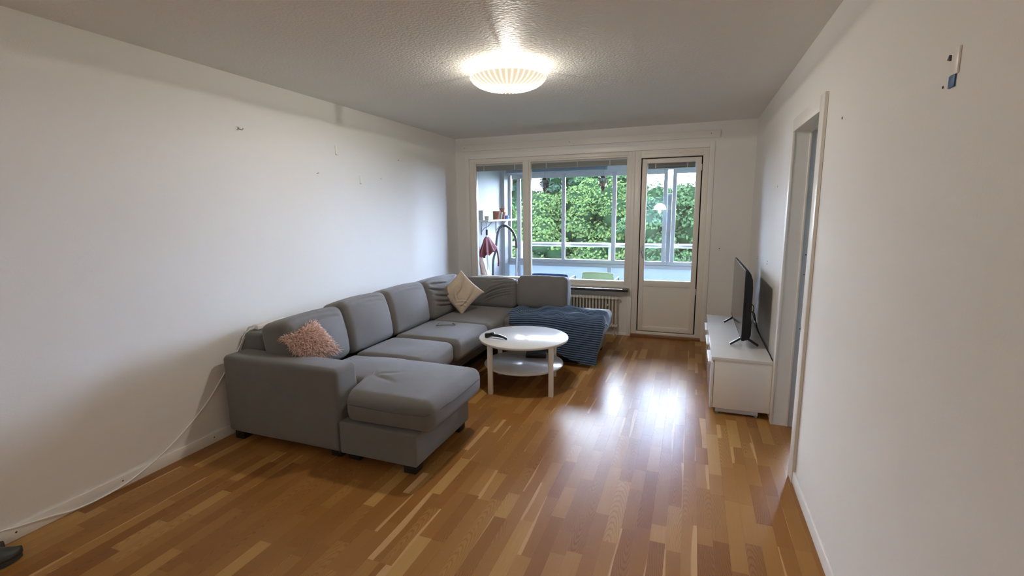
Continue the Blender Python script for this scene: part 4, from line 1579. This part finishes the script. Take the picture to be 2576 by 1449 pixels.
def hole(p, axis, r, label):
    rot = Matrix.Rotation(PI / 2, 3, 'Y') if axis == 0 else Matrix.Rotation(PI / 2, 3, 'X')
    m = MB().lathe([(0, 0.0016), (r * 0.6, 0.0016), (r, 0.0004), (r, -0.001), (0, -0.001)], p, 12, rot)
    o = m.build('wall_plug', M['mark'], None)
    props(o, label, 'plug', 'wall plugs left in the walls')


hole((0.300, YB - 0.0005, 1.102), 1, 0.006, 'grey wall plug on the window wall right of the door')
hole((XR - 0.0005, 2.633, 1.946), 0, 0.006, 'grey wall plug above and right of the doorway')
hole((XR - 0.0005, 4.319, 1.717), 0, 0.006, 'grey wall plug left of the doorway casing')
hole((XR - 0.0005, 5.209, 1.088), 0, 0.005, 'top plug of the far pair above the television')
hole((XR - 0.0005, 5.209, 1.066), 0, 0.005, 'bottom plug of the far pair above the television')
hole((XR - 0.0005, 4.562, 1.102), 0, 0.005, 'top plug of the near pair above the television')
hole((XR - 0.0005, 4.562, 1.080), 0, 0.0058, 'bottom plug of the near pair above the television')
hole((XR - 0.0005, 1.668, 1.862), 0, 0.0035, 'tiny plug mark beside the blue tab on the right wall')

tp = thing('adhesive_strip', (XR, 1.615, 1.84), 'white adhesive strip with blue tab high on the right wall', 'strip', 'nails and hooks left on the walls')
box_part('strip', (XR - 0.005, XR, 1.590, 1.626, 1.880, 1.946), M['trim'], tp, 0.001)
box_part('tab', (XR - 0.004, XR, 1.600, 1.632, 1.850, 1.880), M['tapeblue'], tp, 0.0008)
m = MB().prism([(XR - 0.0055, 1.640, 1.936), (XR - 0.0055, 1.650, 1.925), (XR - 0.0055, 1.636, 1.920)], (0.0055, 0, 0))
m.build('torn_corner', M['mark'], tp, None)

# ------------------------------------------------------------------ balcony
BX0, BX1, BY0, BY1 = -2.93, 1.20, YB + 0.2, 7.62
MB().box(BX0 - 0.2, BX1 + 0.2, BY0, BY1 + 0.14, -0.20, -0.02).build('balcony_floor', M['balc_floor'], None, None, 'structure')
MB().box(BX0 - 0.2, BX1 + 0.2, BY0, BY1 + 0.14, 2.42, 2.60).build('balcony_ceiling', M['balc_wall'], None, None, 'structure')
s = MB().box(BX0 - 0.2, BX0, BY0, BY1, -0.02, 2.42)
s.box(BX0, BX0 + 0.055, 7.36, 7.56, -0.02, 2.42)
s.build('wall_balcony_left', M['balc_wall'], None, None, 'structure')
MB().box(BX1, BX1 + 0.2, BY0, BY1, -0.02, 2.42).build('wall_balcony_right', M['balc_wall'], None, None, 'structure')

gz = thing('balcony_glazing', (-0.9, 7.58, 0.0), kind='structure')
m = MB()
m.box(BX0, BX1, 7.55, 7.62, 2.125, 2.42)
m.build('head_beam', M['alu'], gz)
for (z0, z1, yy) in ((0.712, 0.768, 7.55), (0.655, 0.708, 7.535)):
    box_part('bottom_rail', (BX0, BX1, yy, 7.62, z0, z1), M['alu'], gz, 0.003)
posts = [(-2.875, 0.075), (-2.700, 0.060), (-1.945, 0.058), (-1.145, 0.062), (-0.395, 0.055), (-0.270, 0.055), (0.50, 0.055)]
for (xx, w) in posts:
    box_part('post', (xx - w / 2, xx + w / 2, 7.555, 7.60, 0.768, 2.125), M['alu'], gz, 0.004)
box_part('mid_stile', (-0.365, -0.300, 7.60, 7.63, 0.768, 1.78), M['alu'], gz, 0.002)
m = MB().box(BX0 + 0.11, -2.73, 7.56, 7.595, 2.066, 2.125)
m.box(-2.67, -1.975, 7.56, 7.595, 2.066, 2.125).box(-1.915, -1.177, 7.56, 7.595, 2.066, 2.125).box(-1.113, -0.423, 7.56, 7.595, 2.066, 2.125).box(-0.243, BX1, 7.56, 7.595, 2.066, 2.125)
m.build('top_rail', M['alu'], gz)
edges = [BX0 + 0.11, -2.700, -1.945, -1.145, -0.395, -0.270, 0.50, BX1]
for a, b in zip(edges, edges[1:]):
    MB().box(a, b, 7.576, 7.580, 0.768, 2.10).build('pane', M['glazing'], gz)

par = thing('balcony_parapet', (-0.9, 7.60, -0.02), kind='structure')
for (a, b) in ((BX0, -2.72), (-2.70, -1.225), (-1.165, 0.35), (0.41, BX1)):
    box_part('parapet_panel', (a, b, 7.585, 7.60, 0.0, 0.655), M['parapet'], par, 0.002)
for xx in (-2.71, -1.195, 0.38):
    box_part('parapet_post', (xx - 0.028, xx + 0.028, 7.56, 7.62, -0.02, 0.655), M['alu'], par, 0.003)
for (a, b) in ((-2.95, -1.205), (-1.165, BX1)):
    MB().tube([(a, 7.70, 0.997), (b, 7.70, 0.997)], 0.034, 14).build('handrail', M['balc_wall'], par)
for xx in (-2.71, -1.215, 0.38):
    box_part('rail_post', (xx - 0.02, xx + 0.02, 7.68, 7.72, -0.02, 0.985), M['balc_wall'], par, 0.003)

cs = thing('awning_cassette', (-2.0, 7.30, 2.13), 'long blue grey awning cassette above the balcony glazing', 'awning')
box_part('cassette', (-2.80, -1.215, 7.24, 7.34, 2.135, 2.235), M['blind_box'], cs, 0.012)
for xx in (-2.6, -1.4):
    box_part('bracket', (xx - 0.02, xx + 0.02, 7.34, 7.545, 2.20, 2.235), M['alu'], cs, 0.002)


# lanterns
def lantern(c, label):
    o = thing('hanging_lantern', (c[0], c[1], c[2] - 0.10), label, 'lantern', 'glass lanterns hanging on the balcony')
    x_, y_, z_ = c
    MB().lathe([(0.040, 0.075), (0.044, 0.095), (0.038, 0.100), (0.0, 0.103)], c, 8).build('cap', M['bronze'], o, 20)
    MB().lathe([(0.036, 0.075), (0.068, 0.030), (0.064, -0.005), (0.036, -0.045)], c, 8).build('glass_body', M['lantern_glass'], o, 20)
    MB().lathe([(0.036, -0.045), (0.038, -0.055), (0.018, -0.085), (0.004, -0.115), (0.0, -0.118)], c, 8).build('finial', M['bronze'], o, 20)
    m = MB()
    for kk in range(8):
        a = 2 * PI * kk / 8
        m.tube([(x_ + r * math.cos(a), y_ + r * math.sin(a), z_ + h) for r, h in ((0.037, 0.075), (0.069, 0.030), (0.065, -0.005), (0.037, -0.045))], 0.0018, 5)
    m.build('cage', M['bronze'], o)
    MB().lathe([(0.0, -0.04), (0.018, -0.04), (0.018, 0.0), (0.0, 0.0)], c, 12).build('candle', M['cream'], o)
    MB().tube([(x_, y_, z_ + 0.10), (x_, y_, 2.42)], 0.0016, 5).build('chain', M['bronze'], o)


lantern((-2.088, 7.00, 1.925), 'dark glass lantern hanging behind the left half of wide pane')
lantern((-1.222, 7.00, 1.925), 'dark glass lantern hanging behind the right half of wide pane')

# shelf with pots
sh = thing('balcony_shelf', (-2.82, 6.85, 1.20), 'white wall shelf with brackets on the balcony', 'shelf')
box_part('board', (BX0, -2.665, 6.20, 7.35, 1.402, 1.424), M['white_satin'], sh, 0.002)
for yy in (6.55, 7.12):
    m = MB()
    m.tube([(BX0 + 0.006, yy, 1.40), (BX0 + 0.006, yy, 1.20)], 0.007, 6)
    m.tube([(BX0 + 0.006, yy, 1.396), (-2.74, yy, 1.396)], 0.007, 6)
    m.tube(spline([(BX0 + 0.006, yy, 1.25), (BX0 + 0.05, yy, 1.30), (BX0 + 0.11, yy, 1.33), (-2.76, yy, 1.392)], 5), 0.006, 6)
    m.build('bracket', M['grey_metal'], sh)


def pot(name, c, r0, r1, h, material, label, cat='pot', tilt=0.0, group='things on the balcony shelf'):
    o = thing(name, c, label, cat, group)
    rot = Matrix.Rotation(tilt, 3, 'X')
    MB().lathe([(0, 0.0), (r0, 0.0), (r1, h * 0.80), (r1 * 1.08, h * 0.80), (r1 * 1.10, h), (r1 * 0.96, h), (r0 * 0.9, 0.012), (0, 0.012)], c, 24, rot).build('body', material, o, 40)
    return o


pz = 1.4245
bx = thing('planter_box', (-2.855, 6.47, pz), 'pale grey planter box on the balcony shelf', 'planter', 'things on the balcony shelf')
m = MB()
m.box(-2.925, -2.785, 6.29, 6.305, pz, pz + 0.125).box(-2.925, -2.785, 6.645, 6.66, pz, pz + 0.125).box(-2.925, -2.910, 6.305, 6.645, pz, pz + 0.125)
m.box(-2.80, -2.785, 6.305, 6.645, pz, pz + 0.125).box(-2.910, -2.80, 6.305, 6.645, pz, pz + 0.01)
m.build('trough', M['planter'], bx)
m = MB()
m.box(-2.928, -2.778, 6.283, 6.667, pz + 0.125, pz + 0.137, bev=0.003)
m.build('rim', M['white_satin'], bx)
pot('cup', (-2.702, 6.240, pz), 0.026, 0.032, 0.055, M['cream'], 'small cream cup in front of the grey planter box', 'cup')
pot('flower_pot', (-2.80, 6.78, pz), 0.055, 0.075, 0.125, M['terracotta'], 'largest terracotta flower pot beside the planter box')
pot('flower_pot', (-2.80, 6.945, pz), 0.040, 0.050, 0.105, M['olive'], 'grey green glazed pot between two terracotta pots')
pot('flower_pot', (-2.80, 7.07, pz), 0.038, 0.050, 0.105, M['terracotta'], 'small terracotta pot carrying another pot in it')
pot('flower_pot', (-2.80, 7.07, pz + 0.107), 0.026, 0.038, 0.062, M['terracotta'], 'tiny terracotta pot stacked on a small pot')
pot('cup', (-2.78, 7.20, pz), 0.028, 0.034, 0.055, M['blue'], 'blue plastic cup at the far end of balcony shelf', 'cup')

# red umbrella hanging below the shelf
um = thing('umbrella', (-2.80, 6.44, 0.70), 'dark red umbrella hanging half folded below balcony shelf', 'umbrella')
uc = Vector((-2.795, 6.44, 0))
nseg, nz_ = 72, 14
V, Fc = [], []
for j in range(nz_):
    t_ = j / (nz_ - 1)
    zz = 1.185 - 0.235 * t_ - 0.0 * t_
    for i in range(nseg):
        a = 2 * PI * i / nseg
        fl = 1 + 0.28 * t_ * math.cos(8 * a) + 0.05 * math.sin(3 * a)
        ry = (0.10 + 0.135 * t_ ** 0.9) * fl
        rx = (0.022 + 0.055 * t_) * fl
        dz = 0.022 * t_ * math.cos(8 * a) + 0.05 * t_ * math.sin(a) - 0.03 * abs(math.sin(a)) * (1 - t_)
        V.append((uc.x + rx * math.cos(a), uc.y + ry * math.sin(a) + 0.03 * t_, zz + dz))
for j in range(nz_ - 1):
    for i in range(nseg):
        i2 = (i + 1) % nseg
        Fc.append((j * nseg + i, j * nseg + i2, (j + 1) * nseg + i2, (j + 1) * nseg + i))
me = bpy.data.meshes.new('canopy')
me.from_pydata(V, [], Fc)
link('canopy', me, M['red'], um, 'all')
MB().tube([(uc.x, uc.y, 1.375), (uc.x, uc.y, 1.27), (uc.x, uc.y, 0.70)], 0.005, 8).build('shaft', M['grey_metal'], um)
MB().tube([(uc.x, uc.y, 1.285), (uc.x, uc.y, 1.205)], 0.016, 10).build('handle', M['black'], um)
MB().tube(spline([(uc.x, uc.y, 1.36), (uc.x, uc.y - 0.03, 1.392), (uc.x, uc.y - 0.12, 1.392), (uc.x, uc.y - 0.14, 1.34)], 5), 0.005, 8).build('hook', M['grey_metal'], um)
sp_ = spline([(uc.x + 0.05, uc.y + 0.24, 0.98), (uc.x + 0.055, uc.y + 0.275, 0.90), (uc.x + 0.055, uc.y + 0.30, 0.80), (uc.x + 0.05, uc.y + 0.30, 0.72)], 5)
MB().tube(sp_, [0.012] * len(sp_), 6).build('strap', M['red'], um)

# vacuum hose and tube
vy = 6.86


def onplane(px, py, y):
    d = F_ * F_PX + R_ * (px - 1288) - U_ * (py - 724.5)
    t_ = y / d.y
    return Vector((d.x * t_, y, CAM_Z + d.z * t_))


vc_ = thing('vacuum_hose', (-2.45, vy, -0.02), 'grey vacuum hose with black handle and metal tube on balcony', 'hose')
hp = [onplane(*q, vy) for q in ((1222, 712), (1232, 685), (1241, 655), (1247, 628), (1250, 600), (1254, 580), (1262, 569), (1268, 568))]
hp = [Vector((hp[0].x + 0.05, vy + 0.22, 0.03)), Vector((hp[0].x - 0.01, vy + 0.06, 0.18))] + hp
hp = [Vector((max(q.x, BX0 + 0.045), q.y, q.z)) for q in hp]
hs = spline(hp, 14)
MB().tube(hs, [0.0195 if i % 2 else 0.0165 for i in range(len(hs))], 10).build('hose', M['hose'], vc_)
hh = [onplane(*q, vy) for q in ((1266, 567), (1276, 570), (1286, 578), (1294, 591), (1298, 606), (1299, 624))]
hsp = spline(hh, 6)
MB().tube(hsp, 0.0185, 10).build('grip', M['black'], vc_)
e_ = onplane(1299, 622, vy)
MB().tube([e_, (e_.x - 0.005, vy, 0.10), (e_.x - 0.005, vy, -0.02)], 0.0165, 12).build('wand', M['steel'], vc_)
MB().tube([(e_.x - 0.004, vy, 0.62), (e_.x - 0.004, vy, 0.53)], 0.022, 12).build('collar', M['alu'], vc_)

# boards leaning on the balcony wall
for (yy, lean, w, lb) in ((6.42, 0.10, 0.05, 'brown pine board leaning below the red umbrella'), (6.62, 0.22, 0.05, 'narrow pale board leaning behind the brown board')):
    a = Vector((BX0 + 0.11 + lean * 0.3, yy + 0.18, -0.02))
    b = Vector((BX0 + 0.02, yy - 0.06, 1.02 if lean < 0.2 else 0.85))
    d = (b - a).normalized()
    sdv = d.cross(Vector((1, 0, 0))).normalized()
    m = MB().obox((a + b) / 2 + Vector((0, 0, 0.006)), d, sdv, d.cross(sdv), (b - a).length / 2, w, 0.009, bev=0.002)
    o = m.build('board', M['wood'] if lean < 0.2 else M['cream'])
    props(o, lb, 'board')


# chairs on the balcony
def chair(cx, cy, w, ztop, seat_z, material, frame, label, back_tilt=0.10):
    o = thing('balcony_chair', (cx, cy, -0.02), label, 'chair', 'chairs on the balcony')
    hw = w / 2
    me = soft_box_mesh('seat', w, 0.44, 0.035, 0.016, 14, (0, 0, -0.006), None, Matrix.Translation((cx, cy + 0.02, seat_z)))
    link('seat', me, material, o, 'all')
    bh = ztop - seat_z - 0.02

    def bend(P, U):
        Q = P.copy()
        Q[:, 1] += 0.035 * (U[:, 0] ** 2) * 1.0
        Q[:, 2] += -0.018 * np.abs(U[:, 0]) ** 3 * smooth01((U[:, 2] - 0.3) / 0.5)
        Q[:, 0] *= 1 - 0.06 * U[:, 2]
        return Q
    me = soft_box_mesh('backrest', w, 0.028, bh, 0.013, 26, (0, 0, 0), bend,
                       Matrix.Translation((cx, cy - 0.23, seat_z + 0.02 + bh / 2)) @ Matrix.Rotation(back_tilt, 4, 'X'))
    link('backrest', me, material, o, 'all')
    for sx in (-1, 1):
        for sy in (-1, 1):
            MB().tube([(cx + sx * (hw - 0.03), cy + 0.02 + sy * 0.18, seat_z - 0.01), (cx + sx * (hw - 0.01), cy + 0.02 + sy * 0.21, -0.02)], 0.013, 8).build('leg', frame, o)
        MB().tube(spline([(cx + sx * (hw - 0.01), cy - 0.20, seat_z + 0.18), (cx + sx * (hw + 0.01), cy, seat_z + 0.20), (cx + sx * (hw + 0.01), cy + 0.18, seat_z + 0.18), (cx + sx * (hw - 0.01), cy + 0.21, seat_z)], 5), 0.012, 8).build('armrest', frame, o)
    return o


chair(-1.245, 7.05, 0.47, 0.672, 0.36, M['green_plastic'], M['green_plastic'], 'pale green plastic chair on the balcony behind the glass')
chair(-1.955, 7.02, 0.58, 0.630, 0.36, M['navy'], M['grey_metal'], 'navy cloth balcony chair behind the sofa back cushion')

# ------------------------------------------------------------------ outside: ground and trees
GZ = -7.0
gr = MB().box(-60, 60, 8.5, 90, GZ - 0.2, GZ).build('ground', M['grass'], None, None, 'structure')


def tree(cx, cy, ztop, rad, hgt, nleaf, material, label, seed, leaf=0.115):
    r = np.random.default_rng(seed)
    o = thing('tree', (cx, cy, GZ), label, 'tree', 'trees beyond the balcony')
    zc = ztop - hgt / 2
    nb = 60
    d = r.normal(size=(nb, 3))
    d /= np.linalg.norm(d, axis=1, keepdims=True)
    rr = r.uniform(0.55, 0.86, nb) ** 0.8
    bc_ = np.stack([d[:, 0] * rad * rr, d[:, 1] * rad * rr, d[:, 2] * hgt / 2 * rr], 1)
    br = r.uniform(0.22, 0.38, nb) * rad
    # keep the crown under its top
    bc_[:, 2] = np.minimum(bc_[:, 2], hgt / 2 - br * 0.8)
    pick = r.integers(0, nb, nleaf)
    v = r.normal(size=(nleaf, 3))
    v /= np.linalg.norm(v, axis=1, keepdims=True)
    v[:, 2] = np.abs(v[:, 2]) * 0.75 + v[:, 2] * 0.25
    P = bc_[pick] + v * (br[pick] * r.uniform(0.72, 1.06, nleaf))[:, None] + np.array([cx, cy, zc])
    nrm = v + np.array([0, -0.25, 0.55]) + r.normal(0, 0.35, (nleaf, 3))
    nrm /= np.linalg.norm(nrm, axis=1, keepdims=True)
    tdir = np.cross(nrm, r.normal(size=(nleaf, 3)))
    tdir /= np.linalg.norm(tdir, axis=1, keepdims=True)
    tdir[:, 2] -= 0.35
    tdir /= np.linalg.norm(tdir, axis=1, keepdims=True)
    bdir = np.cross(nrm, tdir)
    sz = r.uniform(0.6, 1.2, nleaf)[:, None] * leaf
    q0 = P - tdir * sz * 0.5
    q1 = P + bdir * sz * 0.33 + nrm * sz * 0.07
    q2 = P + tdir * sz * 0.55 - nrm * sz * 0.10
    q3 = P - bdir * sz * 0.33 + nrm * sz * 0.07
    V = np.stack([q0, q1, q2, q3], 1).reshape(-1, 3)
    me = bpy.data.meshes.new('foliage')
    me.vertices.add(len(V))
    me.vertices.foreach_set('co', V.astype(np.float32).ravel())
    nf = nleaf * 2
    me.loops.add(nf * 3)
    b4 = np.arange(nleaf) * 4
    tri = np.stack([b4, b4 + 1, b4 + 2, b4, b4 + 2, b4 + 3], 1).reshape(-1)
    me.loops.foreach_set('vertex_index', tri.astype(np.int32))
    me.polygons.add(nf)
    me.polygons.foreach_set('loop_start', (np.arange(nf) * 3).astype(np.int32))
    me.update(calc_edges=True)
    link('foliage', me, material, o, None, 'stuff')
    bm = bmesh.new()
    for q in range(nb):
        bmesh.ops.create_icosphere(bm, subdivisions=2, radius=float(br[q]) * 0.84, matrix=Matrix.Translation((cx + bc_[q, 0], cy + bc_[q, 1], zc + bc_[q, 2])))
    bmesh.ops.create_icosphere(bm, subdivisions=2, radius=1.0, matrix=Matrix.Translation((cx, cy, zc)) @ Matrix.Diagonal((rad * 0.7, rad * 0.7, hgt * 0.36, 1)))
    link('shaded_inner_foliage', from_bm(bm, 'shaded_inner_foliage'), M['shaded_leaf_core'], o, 'all', 'stuff')  # inner foliage blobs, coloured dark for the crown's shadow tone
    m = MB()
    m.tube([(cx, cy, GZ), (cx + 0.1, cy, GZ + 2.5), (cx, cy + 0.1, zc), (cx + 0.1, cy, ztop - hgt * 0.2)], [0.30, 0.24, 0.16, 0.05], 10)
    m.build('trunk', M['bark'], o)
    m = MB()
    for kk in range(10):
        e = bc_[kk] + np.array([cx, cy, zc])
        m.tube(spline([(cx, cy, zc - hgt * 0.28 + 0.05 * kk * hgt * 0.6), ((cx + e[0]) / 2, (cy + e[1]) / 2, (zc + e[2]) / 2 - 0.1), tuple(e)], 4), 0.045, 6)
    m.build('branch', M['bark'], o)
    return o


tree(-5.9, 17.0, 2.35, 2.2, 7.2, 46000, M['leaf_bright'], 'bright green tree at the left behind the narrow pane', 1)
tree(-4.5, 15.5, 2.30, 1.9, 7.0, 46000, M['leaf_bright'], 'yellow green bushy tree behind the left lantern', 2)
tree(-3.2, 16.5, 2.65, 2.0, 7.0, 46000, M['leaf_bright'], 'light green tree behind the middle of the wide pane', 3)
tree(-1.95, 15.3, 2.10, 1.8, 6.8, 42000, M['leaf_bright'], 'light green tree at the right end of the wide pane', 12)
tree(-4.0, 22.0, 4.1, 1.7, 9.0, 34000, M['leaf_mid'], 'tall mid green tree behind the right lantern', 4, 0.15)
tree(-2.75, 20.5, 4.2, 1.45, 9.0, 30000, M['leaf_mid'], 'tall mid green tree beside the post of the door', 5, 0.15)
tree(-0.95, 15.0, 2.55, 1.75, 6.8, 42000, M['leaf_mid'], 'mid green tree in the left half of door glass', 6)
tree(0.35, 15.5, 2.45, 1.9, 7.2, 44000, M['leaf_mid'], 'mid green tree in the right half of door glass', 7)
tree(-7.0, 26.0, 4.75, 1.7, 9.5, 11000, M['leaf_dark'], 'dark tree far behind the left lantern', 8, 0.26)
tree(-9.3, 25.0, 5.0, 2.0, 10.0, 11000, M['leaf_dark'], 'dark tree far behind the narrow left pane', 9, 0.26)
tree(-8.4, 18.5, 2.5, 2.4, 7.5, 14000, M['leaf_mid'], 'mid green tree far left beyond the balcony wall', 10, 0.2)
tree(3.6, 17.5, 2.6, 2.6, 8.0, 14000, M['leaf_mid'], 'mid green tree far right beyond the balcony end', 11, 0.2)
